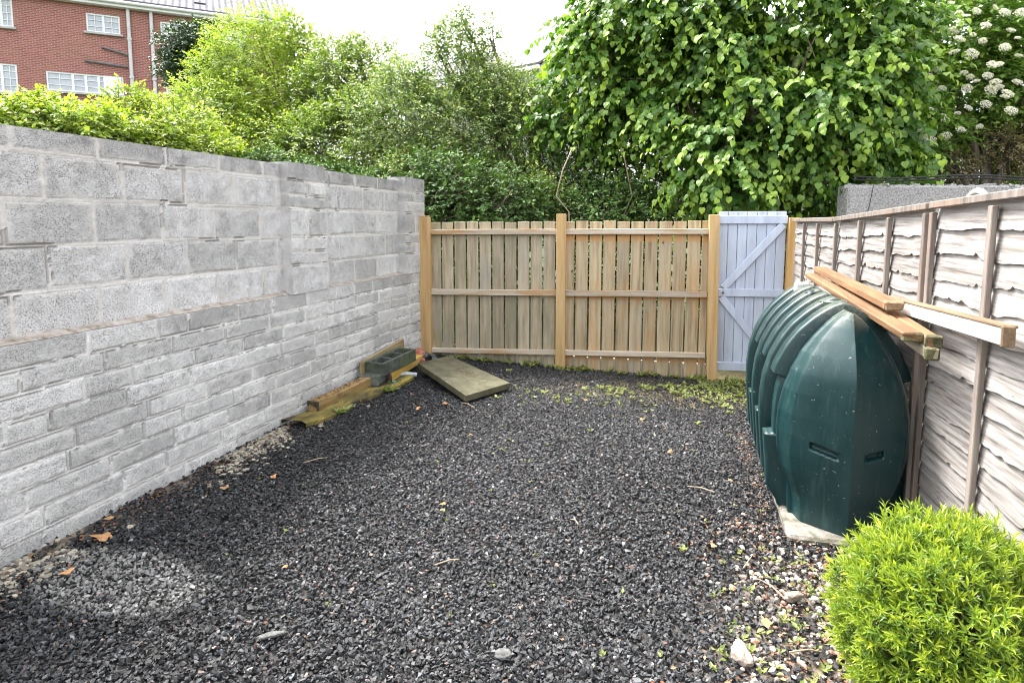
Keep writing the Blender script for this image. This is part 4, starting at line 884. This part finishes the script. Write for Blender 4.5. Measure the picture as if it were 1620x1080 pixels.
# elder with white umbels
et, eb, ebl = tree('elder_tree', 'elder bush in flower with flat white blossom clusters above rendered wall', 'tree',
     [(1480, 60, 90, 80, 9.4, .9), (1560, 40, 110, 80, 9.2, .9), (1590, 140, 90, 80, 9.2, .8), (1490, 160, 80, 70, 9.5, .8), (1430, 130, 60, 60, 8.9, .5), (1450, 215, 60, 50, 9.0, .5), (1560, 220, 90, 45, 9.4, .6), (1650, 80, 90, 110, 9.2, .9), (1560, 262, 120, 42, 9.8, .5), (1640, 200, 90, 70, 9.7, .5)],
     (4.0, 10.0), .11, M_elder, 6500, 7, .3, .088, T_FOLD, 13, droop=.3, shell=.45, up=.2, young=.5, flat=1.0, clump=.36)
def umbels():
    rs = np.random.RandomState(2); wm = leaf_mat('elder_blossom', [(.62, .6, .48), (.75, .73, .62), (.8, .79, .72)], (.8, .8, .7), rough=.7, trans=.2, spec=.2)
    n = 190; a = rs.uniform(0, 6.28, n); r_ = np.sqrt(rs.uniform(0, 1, n)) * .085
    P = np.stack([r_*np.cos(a), r_*np.sin(a), .02 - 3*r_**2 + rs.uniform(-.006, .006, n)], 1); A = rs.normal(size=(n, 3)) * np.array([1, 1, .2]); Nn = np.tile([0, 0, 1.0], (n, 1)) + .4*rs.normal(size=(n, 3))
    proto = leafmesh('flower_cluster', wm, et, P, A, Nn, rs.uniform(.014, .022, n), T_OVAL, rs.uniform(0, 1, (n, 3)) * np.array([1, 0, 1]))
    spots = [(1455, 32), (1530, 25), (1545, 18), (1518, 22), (1575, 12), (1510, 48), (1518, 62), (1500, 63), (1480, 52), (1483, 65), (1510, 82), (1537, 86), (1480, 110), (1468, 122), (1525, 115), (1535, 122), (1545, 128), (1570, 102), (1580, 102), (1563, 120), (1530, 140),
             (1575, 130), (1580, 138), (1568, 143), (1590, 153), (1595, 148), (1473, 172), (1515, 179), (1494, 187), (1457, 211), (1472, 222), (1465, 218), (1533, 171), (1430, 38), (1445, 66), (1450, 20), (1480, 8), (1555, 65), (1600, 48), (1612, 88), (1496, 215), (1438, 48), (1560, 40), (1590, 20), (1610, 130), (1600, 175), (1550, 200), (1520, 205), (1440, 95), (1450, 150), (1590, 75), (1615, 20), (1540, 55), (1430, 130), (1490, 140), (1560, 165), (1610, 60), (1505, 5), (1420, 10)]
    for i, (x, y) in enumerate(spots):
        o = proto if i == 0 else proto.copy()
        if i: COL.objects.link(o); o.parent = et
        p = at(x, y, 8.15 + rs.uniform(-.15, .1)); o.location = tuple(p - eb); s_ = rs.uniform(.42, 1.0); o.scale = (s_, s_, s_)
        o.rotation_euler = (R(50) + rs.uniform(-.3, .3), rs.uniform(-.3, .3), rs.uniform(-.5, .5))
umbels()
M_seed = leaf_mat('buff_seed_leaf', [(.12, .1, .04), (.22, .19, .09), (.3, .26, .14)], (.3, .27, .12))
tree('seeding_shrub', 'buff brown shrub with faded seed heads beyond the rendered wall', 'shrub', [(1585, 235, 55, 40, 8.9, .4), (1640, 225, 50, 50, 8.9, .4), (1500, 262, 40, 18, 8.9, .3)], (3.9, 9.1), .04, M_seed, 900, 8, .2, .045, T_FOLD, 14, shell=.4, clump=.3)
tree('ivy_shrub', 'dark ivy thicket filling the gap behind left bay of the fence', 'shrub', [(720, 320, 80, 70, 8.6, .6), (800, 330, 70, 60, 8.4, .5), (680, 290, 40, 60, 9.0, .5), (740, 420, 100, 90, 8.4, .5)], (-1.9, 8.6), .05, M_ivy, 2600, 6, .24, .07, T_FOLD, 15, shell=.2, up=.2, clump=.25)
tree('ivy_shrub', 'dark ivy thicket with bare stems behind right bay of the fence', 'shrub', [(900, 300, 80, 70, 9.4, .6), (1000, 290, 90, 80, 9.2, .6), (960, 335, 100, 40, 8.5, .4), (960, 430, 110, 90, 8.4, .5)], (.0, 8.8), .05, M_ivy, 3200, 6, .24, .07, T_FOLD, 16, shell=.2, up=.2, young=.5, clump=.27)
tree('ivy_shrub', 'dark glossy thicket in deep shade behind blue gate', 'shrub', [(1130, 320, 90, 60, 8.6, .5), (1240, 310, 90, 70, 8.8, .5), (1320, 320, 60, 60, 9.0, .5), (1180, 430, 120, 90, 8.4, .5), (1420, 290, 90, 40, 9.6, .5)], (1.2, 9.0), .05, M_ivy, 3000, 6, .24, .075, T_FOLD, 17, shell=.2, up=.2, young=.6, clump=.27)
# bare climbing stems
st = thing('climbing_stems', 'thin bare pale stems winding up in the thicket behind the fence', 'vine', (0, 8.2, 0))
for pts in (((985, 345), (1000, 310), (992, 270), (985, 235)), ((1080, 240, ), (1085, 265), (1082, 300), (1072, 330)), ((900, 335), (880, 310), (890, 270), (905, 235)), ((770, 345), (795, 320), (812, 300))):
    P = [at(p[0] * (.5 if p[0] > 1079 and False else 1), p[1], 8.15 + .05 * i) - np.array([0, 8.2, 0]) for i, p in enumerate(pts)]
    P = [P[0] + np.array([.05, 0, -1.6])] + P
    m = MB(); m.tube(P, [.009] * len(P), 6); m.build('stem', surf('pale_stem', [(.2, .15, .1), (.32, .26, .19)], (30, 30, 8), rough=.9, bump=0) if 'pale_stem' not in bpy.data.materials else bpy.data.materials['pale_stem'], st, smooth=True)

litter()
# clipped shrub in the foreground
def make_bush():
    base = np.array([.865, 2.25, gzf(.865, 2.25)])
    t = thing('shrub', 'rounded bright lime green shrub with narrow pointed leaves in right foreground', 'shrub', tuple(base))
    rs = np.random.RandomState(21); n = 4700; c = np.array([0, 0, .265]); rr = np.array([.345, .345, .36])
    d = rs.normal(size=(n, 3)); d /= np.linalg.norm(d, axis=1)[:, None]; d = d[d[:, 2] > -.75]; n = len(d)
    lump = .74 + .46 * fbm(d[:, 0]*3.9, d[:, 1]*3.9, d[:, 2]*3.9, 5, 3)
    rad = lump * (1 - .30 * rs.uniform(0, 1, n) ** 1.6)
    P = c + d * rr * rad[:, None]
    D = d * .9 + np.array([0, 0, .45]) + .38 * rs.normal(size=(n, 3)); D /= np.linalg.norm(D, axis=1)[:, None]
    k = 9
    X = np.cross(D, rs.normal(size=(n, 3))); X /= np.linalg.norm(X, axis=1)[:, None]; Yv = np.cross(D, X)
    ph = np.arange(k) * 2.4 + rs.uniform(0, 6.28, (n, 1)); el = np.linspace(.15, 1.15, k)[None] + rs.uniform(-.15, .15, (n, k))      # opened outward lower down the shoot
    rd = X[:, None] * np.cos(ph)[..., None] + Yv[:, None] * np.sin(ph)[..., None]
    A = D[:, None] * np.cos(el)[..., None] + rd * np.sin(el)[..., None]
    tt = (1 - np.linspace(0, 1, k))[None, :, None]
    Q = P[:, None] + D[:, None] * (.035 * tt - .01); Nn = D[:, None] * .9 - rd * .5 + .12 * rs.normal(size=(n, k, 3))
    sz = .032 * rs.uniform(.7, 1.25, (n, k))
    tone = np.clip(.5 + .2 * rs.normal(size=(n, 1)) + .15 * rs.normal(size=(n, k)), 0, 1); yg = np.clip(.75 * tt[..., 0] ** 1.2 * rs.uniform(.4, 1.2, (n, 1)), 0, 1)
    rnd = np.stack([tone, yg, tone], -1).reshape(-1, 3)
    leafmesh('foliage', leaf_mat('lime_shrub_leaf', [(.04, .1, .012), (.10, .2, .02), (.18, .3, .03)], (.46, .52, .05), rough=.4, trans=.35, spec=.5), t, Q.reshape(-1, 3), A.reshape(-1, 3), Nn.reshape(-1, 3), sz.ravel(), T_LANCE, rnd)
    m = MB(); rs2 = np.random.RandomState(3)
    for i in range(0, n, 12): m.tube([np.array([0, 0, -.02]) + rs2.normal(size=3) * np.array([.03, .03, 0]), P[i] * np.array([.5, .5, .7]), P[i]], [.006, .004, .002], 5, cap=False)
    m.build('stems', bark, t, fix=False)
make_bush()

# ground plants
def weeds():
    rs = np.random.RandomState(31); P, A, Nn, sz, rn = [], [], [], [], []
    def plant(x, y, s_, n):
        z = gzf(x, y) + .01
        for i in range(n):
            a = rs.uniform(0, 6.28); e = rs.uniform(.2, 1.0); P.append((x + rs.uniform(-.012, .012), y + rs.uniform(-.012, .012), z)); A.append((math.cos(a)*math.cos(e), math.sin(a)*math.cos(e), math.sin(e))); Nn.append((0, 0, 1)); sz.append(s_ * rs.uniform(.6, 1.3)); rn.append((rs.uniform(), rs.uniform(0, .8), 0))
    for _ in range(1700):
        x = rs.uniform(-1.9, 1.0); y = back_y(x) - abs(rs.normal(0, .6)) - .02
        if fbm(x*2.5, y*2.5, 0, 6, 2) > .43: plant(x, y, rs.uniform(.016, .042), rs.randint(3, 8))
    for _ in range(90): x = rs.uniform(-2.6, 1.0); plant(x, back_y(x) - rs.uniform(0, .12), rs.uniform(.03, .08), 5)
    for _ in range(330):
        x = rs.uniform(.0, .75); y = rs.uniform(1.5, 3.1)
        if rs.uniform() < sstep(.0, .5, x) * .7 + .06: plant(x, y, rs.uniform(.012, .032), rs.randint(3, 7))
    for _ in range(60): plant(rs.uniform(-2.6, .6), rs.uniform(2, 6), rs.uniform(.012, .025), 4)
    for x, y in ((-2.72, 4.35), (-2.7, 4.45), (-2.66, 5.05), (-2.62, 5.1), (-2.68, 5.0)): plant(x, y, .07, 9)
    o = leafmesh('weeds', leaf_mat('weed_leaf', [(.07, .12, .025), (.14, .2, .04), (.2, .26, .07)], (.34, .34, .12)), None, np.array(P), np.array(A), np.array(Nn, float), np.array(sz), T_OVAL, np.array(rn))
    o['kind'] = 'stuff'
weeds()

# ------------------------------------------------------------------ neighbour's rendered wall, cables, hose
rw = thing('rendered_wall', 'grey rough cast garden wall rising behind the lap fence', 'wall', (1.70, 7.88, 0), math.atan2(.56, 1.9))
roughcast = surf('roughcast_render', [(.16, .155, .15), (.42, .41, .4), (.6, .59, .57)], (45, 45, 45), rough=.95, bump=1.0, dist=.03, rnd=0, spots=[((2, 2, 2), .5, .7, (.3, .3, .28), .4)])
m = MB(); n = 40
m.box((1.6, .125, 1.0), (3.2, .25, 2.1), b=.02); m.build('wall_body', roughcast, rw)
rs_ = np.random.RandomState(5)
m = MB()
for k in range(46): m.box((.03 + k * .07, .1 + rs_.uniform(-.05, .08), 2.045), (rs_.uniform(.03, .09), rs_.uniform(.06, .14), rs_.uniform(.02, .05)), Matrix.Rotation(rs_.uniform(0, 3), 3, 'Z'), b=.01, warp=.012)
m.build('rough_top', roughcast, rw)
m = MB(); m.tube([(.28, -.002, 2.05), (.25, -.004, 1.85), (.2, -.004, 1.6), (.18, -.004, 1.4)], .004, 5); m.build('crack', surf('dark_crack', [(.04, .04, .04), (.07, .07, .07)], (20, 20, 20)), rw)
cb = thing('cables', 'pair of black cables draped along top of rendered wall', 'cable', (2.2, 7.9, 2.08))
for dz, dy in ((0.03, 0), (.0, .03)):
    m = MB(); m.tube([(-.45 + .25*i, .02 + dy + .11 * i * .7, .04 + dz - .018 * math.sin(i * .9)) for i in range(11)], .011, 6); m.build('cable', surf('black_rubber', [(.01, .01, .01), (.03, .03, .03)], (20, 20, 20), rough=.5), cb, smooth=True)
m = MB(); m.tube([(.0, .11*math.cos(a), .075*math.sin(a)) for a in np.linspace(-.3, 3.4, 14)], .014, 8)
tag(m.build('hose', surf('white_hose', [(.6, .58, .52), (.75, .73, .68)], (20, 20, 20), rough=.5), smooth=True, loc=(1.26, 3.36, 1.70)), 'white plastic hose loop showing over top of lap fence', 'hose')

# ------------------------------------------------------------------ brick house on the hill
def make_house():
    P0 = at(160, 100, 28.0); d = ray(2880, 352); d = np.array([d[0], d[1], 0]); d /= np.linalg.norm(d)
    nrm = np.array([d[1], -d[0], 0.0])
    if nrm @ (np.array([0, 0, EYE]) - P0) < 0: nrm = -nrm
    def uv(x, y):
        p = on_plane(x, y, P0, nrm); return float((p - P0)[:2] @ d[:2]), float(p[2])
    z_e = uv(232, 18)[1]                         # eaves
    u1 = uv(452, 60)[0]; u0 = uv(0, 100)[0] - 6.0; zb = gzf(P0[0], P0[1]) - 1.5
    ang = math.atan2(d[1], d[0]); nl = -1.0 if (np.array([-d[1], d[0]]) @ nrm[:2]) < 0 else 1.0      # local y toward camera = nl
    t = thing('brick_house', 'red brick terraced house with white windows on the hill at top left', 'house', (P0[0], P0[1], 0), ang)
    # local frame: x along wall, y * nl towards the camera
    g = G('red_brick'); o = g.obj(); xz = g.n('CombineXYZ', {0: g.n('SeparateXYZ', {0: o}, out=0), 1: g.n('SeparateXYZ', {0: o}, out=2)})
    br = g.n('TexBrick', {'Vector': xz, 'Color1': (.25, .065, .05, 1), 'Color2': (.36, .115, .085, 1), 'Mortar': (.36, .26, .23, 1), 'Scale': 1.0, 'Mortar Size': .012, 'Brick Width': .225, 'Row Height': .075, 'Bias': -.1})
    n1 = g.noise(o, .8, 5.0); c = g.mix(g.mr(n1, .5, .75, 0, .35), br, (.28, .2, .1)); g.bs(Base_Color=c, Roughness=.9)
    brick = g.m
    wins = []                                    # (u0,u1,z0,z1, columns, rows)
    def win(xa, ya, xb, yb, cols, rows):
        a, b = uv(xa, ya), uv(xb, yb); wins.append((min(a[0], b[0]), max(a[0], b[0]), min(a[1], b[1]), max(a[1], b[1]), cols, rows))
    win(135, 20, 191, 56, 4, 3); win(-20, -6, 22, 44, 4, 4); win(253, 34, 318, 66, 4, 3); win(72, 112, 197, 152, 6, 3); win(-24, 98, 30, 148, 4, 4); win(262, 134, 288, 150, 2, 2); win(335, 44, 390, 78, 4, 3)
    us = sorted({u0, u1, *[w[0] for w in wins], *[w[1] for w in wins]}); zs = sorted({zb, z_e, *[w[2] for w in wins], *[w[3] for w in wins]})
    m = MB()
    for i in range(len(us) - 1):
        for j in range(len(zs) - 1):
            cu, cz = (us[i] + us[i+1]) / 2, (zs[j] + zs[j+1]) / 2
            if any(w[0] < cu < w[1] and w[2] < cz < w[3] for w in wins): continue
            m.add([(us[i], 0, zs[j]), (us[i+1], 0, zs[j]), (us[i+1], 0, zs[j+1]), (us[i], 0, zs[j+1])], [[0, 1, 2, 3]])
    dep = 8.0 * -nl
    for w in wins:                               # reveals
        for a, b in (((w[0], w[2]), (w[1], w[2])), ((w[1], w[2]), (w[1], w[3])), ((w[1], w[3]), (w[0], w[3])), ((w[0], w[3]), (w[0], w[2]))):
            m.add([(a[0], 0, a[1]), (b[0], 0, b[1]), (b[0], -.12*nl, b[1]), (a[0], -.12*nl, a[1])], [[0, 1, 2, 3]])
    m.add([(u1, 0, zb), (u1, dep, zb), (u1, dep, z_e), (u1, dep/2, z_e + 2.6), (u1, 0, z_e)], [[0, 1, 2, 3, 4]])
    m.add([(u0, 0, zb), (u0, dep, zb), (u0, dep, z_e), (u0, dep/2, z_e + 2.6), (u0, 0, z_e)], [[0, 1, 2, 3, 4]])
    m.add([(u0, dep, zb), (u1, dep, zb), (u1, dep, z_e), (u0, dep, z_e)], [[0, 1, 2, 3]])
    m.build('wall', brick, t, fix=False)
    white = surf('white_upvc', [(.7, .7, .7), (.82, .82, .82)], (3, 3, 3), rough=.4, rnd=0, bump=0)
    gl = G('window_glass'); gl.bs(Base_Color=(.42, .47, .52, 1), Roughness=.08, Metallic=.0); gl.b.inputs['Specular IOR Level'].default_value = 1.0
    net = gl.noise(gl.obj(), 3.0, 3.0); gl.bs(Base_Color=gl.ramp(net, [(.2, .24, .28), (.5, .53, .56)]))
    sill_m = surf('stone_sill', [(.35, .34, .33), (.5, .49, .48)], (4, 4, 4), rough=.8, rnd=0, bump=0)
    for (a, b, c_, d_, nc, nr) in wins:
        f = MB(); y = -.05 * nl; th = .07
        f.box(((a+b)/2, y, c_ + th/2), (b-a, .06, th), b=.008); f.box(((a+b)/2, y, d_ - th/2), (b-a, .06, th), b=.008)
        f.box((a + th/2, y, (c_+d_)/2), (th, .058, d_-c_-2*th), b=.008); f.box((b - th/2, y, (c_+d_)/2), (th, .058, d_-c_-2*th), b=.008)
        for k in range(1, nc):
            w_ = .1 if k * 2 == nc or (nc == 6 and k % 2 == 0) else .03; f.box((a + (b-a)*k/nc, y, (c_+d_)/2), (w_, .05 if w_ > .05 else .04, d_-c_-2*th), b=.004)
        for k in range(1, nr): f.box(((a+b)/2, y, c_ + (d_-c_)*k/nr), (b-a-2*th, .036, .03), b=.004)
        fo = f.build('window', white, t)
        p = MB(); p.add([(a+.02, -.075*nl, c_+.02), (b-.02, -.075*nl, c_+.02), (b-.02, -.075*nl, d_-.02), (a+.02, -.075*nl, d_-.02)], [[0, 1, 2, 3]]); p.build('pane', gl.m, fo)
        s_ = MB(); s_.box(((a+b)/2, .02*nl, c_ - .05), (b-a+.2, .24, .09), b=.01); s_.build('sill', sill_m, fo)
    # fascia with gutter, roof, downpipes, waste pipes
    f = MB(); f.box(((u0+u1)/2, .18*nl, z_e + .06), (u1-u0+.3, .32, .22), b=.01); f.tube([(u0, .42*nl, z_e + .13), (u1 + .15, .42*nl, z_e + .13)], .07, 10); f.build('gutter', white, t)
    g = G('roof_tile'); o = g.obj(); xo = g.n('SeparateXYZ', {0: o}, out=0); zo = g.n('SeparateXYZ', {0: o}, out=2)
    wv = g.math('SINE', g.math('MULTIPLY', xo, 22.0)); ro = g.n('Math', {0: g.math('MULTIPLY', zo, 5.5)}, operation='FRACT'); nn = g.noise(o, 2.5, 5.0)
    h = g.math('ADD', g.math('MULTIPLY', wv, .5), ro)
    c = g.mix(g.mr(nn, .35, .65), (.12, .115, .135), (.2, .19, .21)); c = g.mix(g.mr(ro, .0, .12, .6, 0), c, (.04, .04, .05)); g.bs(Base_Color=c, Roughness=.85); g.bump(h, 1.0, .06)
    r_ = MB(); e0, e1 = .42*nl, dep - .42*nl; ze = z_e + .17; zr = z_e + 2.85; ri = dep/2
    ua, ub = u0 - .2, u1 + .25
    r_.add([(ua, e0, ze), (ub, e0, ze), (ub, ri, zr), (ua, ri, zr)] + [(ua, e0, ze + .1), (ub, e0, ze + .1), (ub, ri, zr + .1), (ua, ri, zr + .1)], [[0, 1, 2, 3], [4, 5, 6, 7], [0, 1, 5, 4], [1, 2, 6, 5], [2, 3, 7, 6], [3, 0, 4, 7]])
    r_.add([(ua, e1, ze), (ub, e1, ze), (ub, ri, zr), (ua, ri, zr)] + [(ua, e1, ze + .1), (ub, e1, ze + .1), (ub, ri, zr + .102), (ua, ri, zr + .102)], [[0, 1, 2, 3], [4, 5, 6, 7], [0, 1, 5, 4], [1, 2, 6, 5], [2, 3, 7, 6], [3, 0, 4, 7]])
    rf = r_.build('roof', g.m, t)
    v_ = uv(298, 12); v = MB(); v.box((v_[0] + .5, -.5*nl, z_e + .75), (.5, .3, .14), b=.02); v.build('roof_vent', surf('black_vent', [(.02, .02, .02), (.04, .04, .04)], (9, 9, 9)), rf)
    grey = surf('pale_grey_pipe', [(.5, .5, .5), (.62, .62, .62)], (4, 4, 4), rough=.5, rnd=0, bump=0)
    for x in (205, 241):
        u = uv(x, 60)[0]; pm = MB(); pm.tube([(u, .12*nl, zb), (u, .12*nl, z_e - .35), (u, .12*nl, z_e + (1.4 if x == 205 else .0))], .075, 10)
        for z in np.arange(zb + 1, z_e, 1.7): pm.tube([(u, .12*nl, z), (u, .12*nl, z + .12)], .1, 10)
        pm.build('downpipe', grey, t, smooth=False)
    dkp = surf('dark_waste_pipe', [(.12, .12, .12), (.18, .18, .18)], (4, 4, 4), rough=.5, rnd=0, bump=0)
    for (xa, ya, xb, yb) in ((163, 76, 203, 88), (136, 97, 203, 107)):
        a, b = uv(xa, ya), uv(xb, yb); pm = MB(); pm.tube([(a[0], -.02*nl, a[1]), (a[0], .1*nl, a[1]), (b[0], .1*nl, b[1])], .05, 8); pm.build('waste_pipe', dkp, t)
    # white door panel part of the ground floor window band
    a, b = uv(163, 120), uv(194, 152); pm = MB(); pm.box(((a[0]+b[0])/2, -.01*nl, (a[1]+b[1])/2), (abs(b[0]-a[0]), .05, abs(a[1]-b[1])), b=.01); pm.build('door', white, t)
    return brick, white, bpy.data.materials['roof_tile'], gl.m
BR, WH, RT, GL = make_house()
def house_two():
    p = at(760, 120, 36.0); t = thing('brick_house', 'distant house with grey roof just showing between hawthorn and linden', 'house', (p[0], p[1], 0), R(-22))
    z_e = at(830, 122, 36.0)[2]; zr = z_e + 2.1; a, b = -6.5, 4.2; gb = gzf(p[0], p[1]) - 1
    m = MB(); m.box(((a+b)/2, 3.5, (gb + z_e)/2), (b-a, 7, z_e - gb), b=.01)
    m.add([(a, 0, z_e), (a, 7, z_e), (a, 3.5, zr)], [[0, 1, 2]]); m.add([(b, 0, z_e), (b, 7, z_e), (b, 3.5, zr)], [[0, 1, 2]]); m.build('wall', surf('pale_render', [(.4, .39, .37), (.52, .51, .49)], (2, 2, 2), rnd=0), t, fix=False)
    m = MB()
    for e in (-.45, 7.45): m.add([(a-.3, e, z_e-.05), (b+.3, e, z_e-.05), (b+.3, 3.5, zr+.1), (a-.3, 3.5, zr+.1), (a-.3, e, z_e+.07), (b+.3, e, z_e+.07), (b+.3, 3.5, zr+.22), (a-.3, 3.5, zr+.22)], [[0, 1, 2, 3], [4, 5, 6, 7], [0, 1, 5, 4], [1, 2, 6, 5], [2, 3, 7, 6], [3, 0, 4, 7]])
    m.build('roof', RT, t)
    m = MB(); m.box(((a+b)/2, -.42, z_e - .16), (b-a+.6, .1, .2), b=.01); m.build('fascia', WH, t)
    for u in (-4.5, -1.0, 2.4):
        m = MB(); m.box((u, -.01, z_e - 1.25), (1.5, .06, 1.2), b=.01); w_ = m.build('window', WH, t)
        for k in (-.36, .36):
            m = MB(); m.box((u + k, -.045, z_e - 1.25), (.62, .02, 1.05), b=.004); m.build('pane', GL, w_)
house_two()
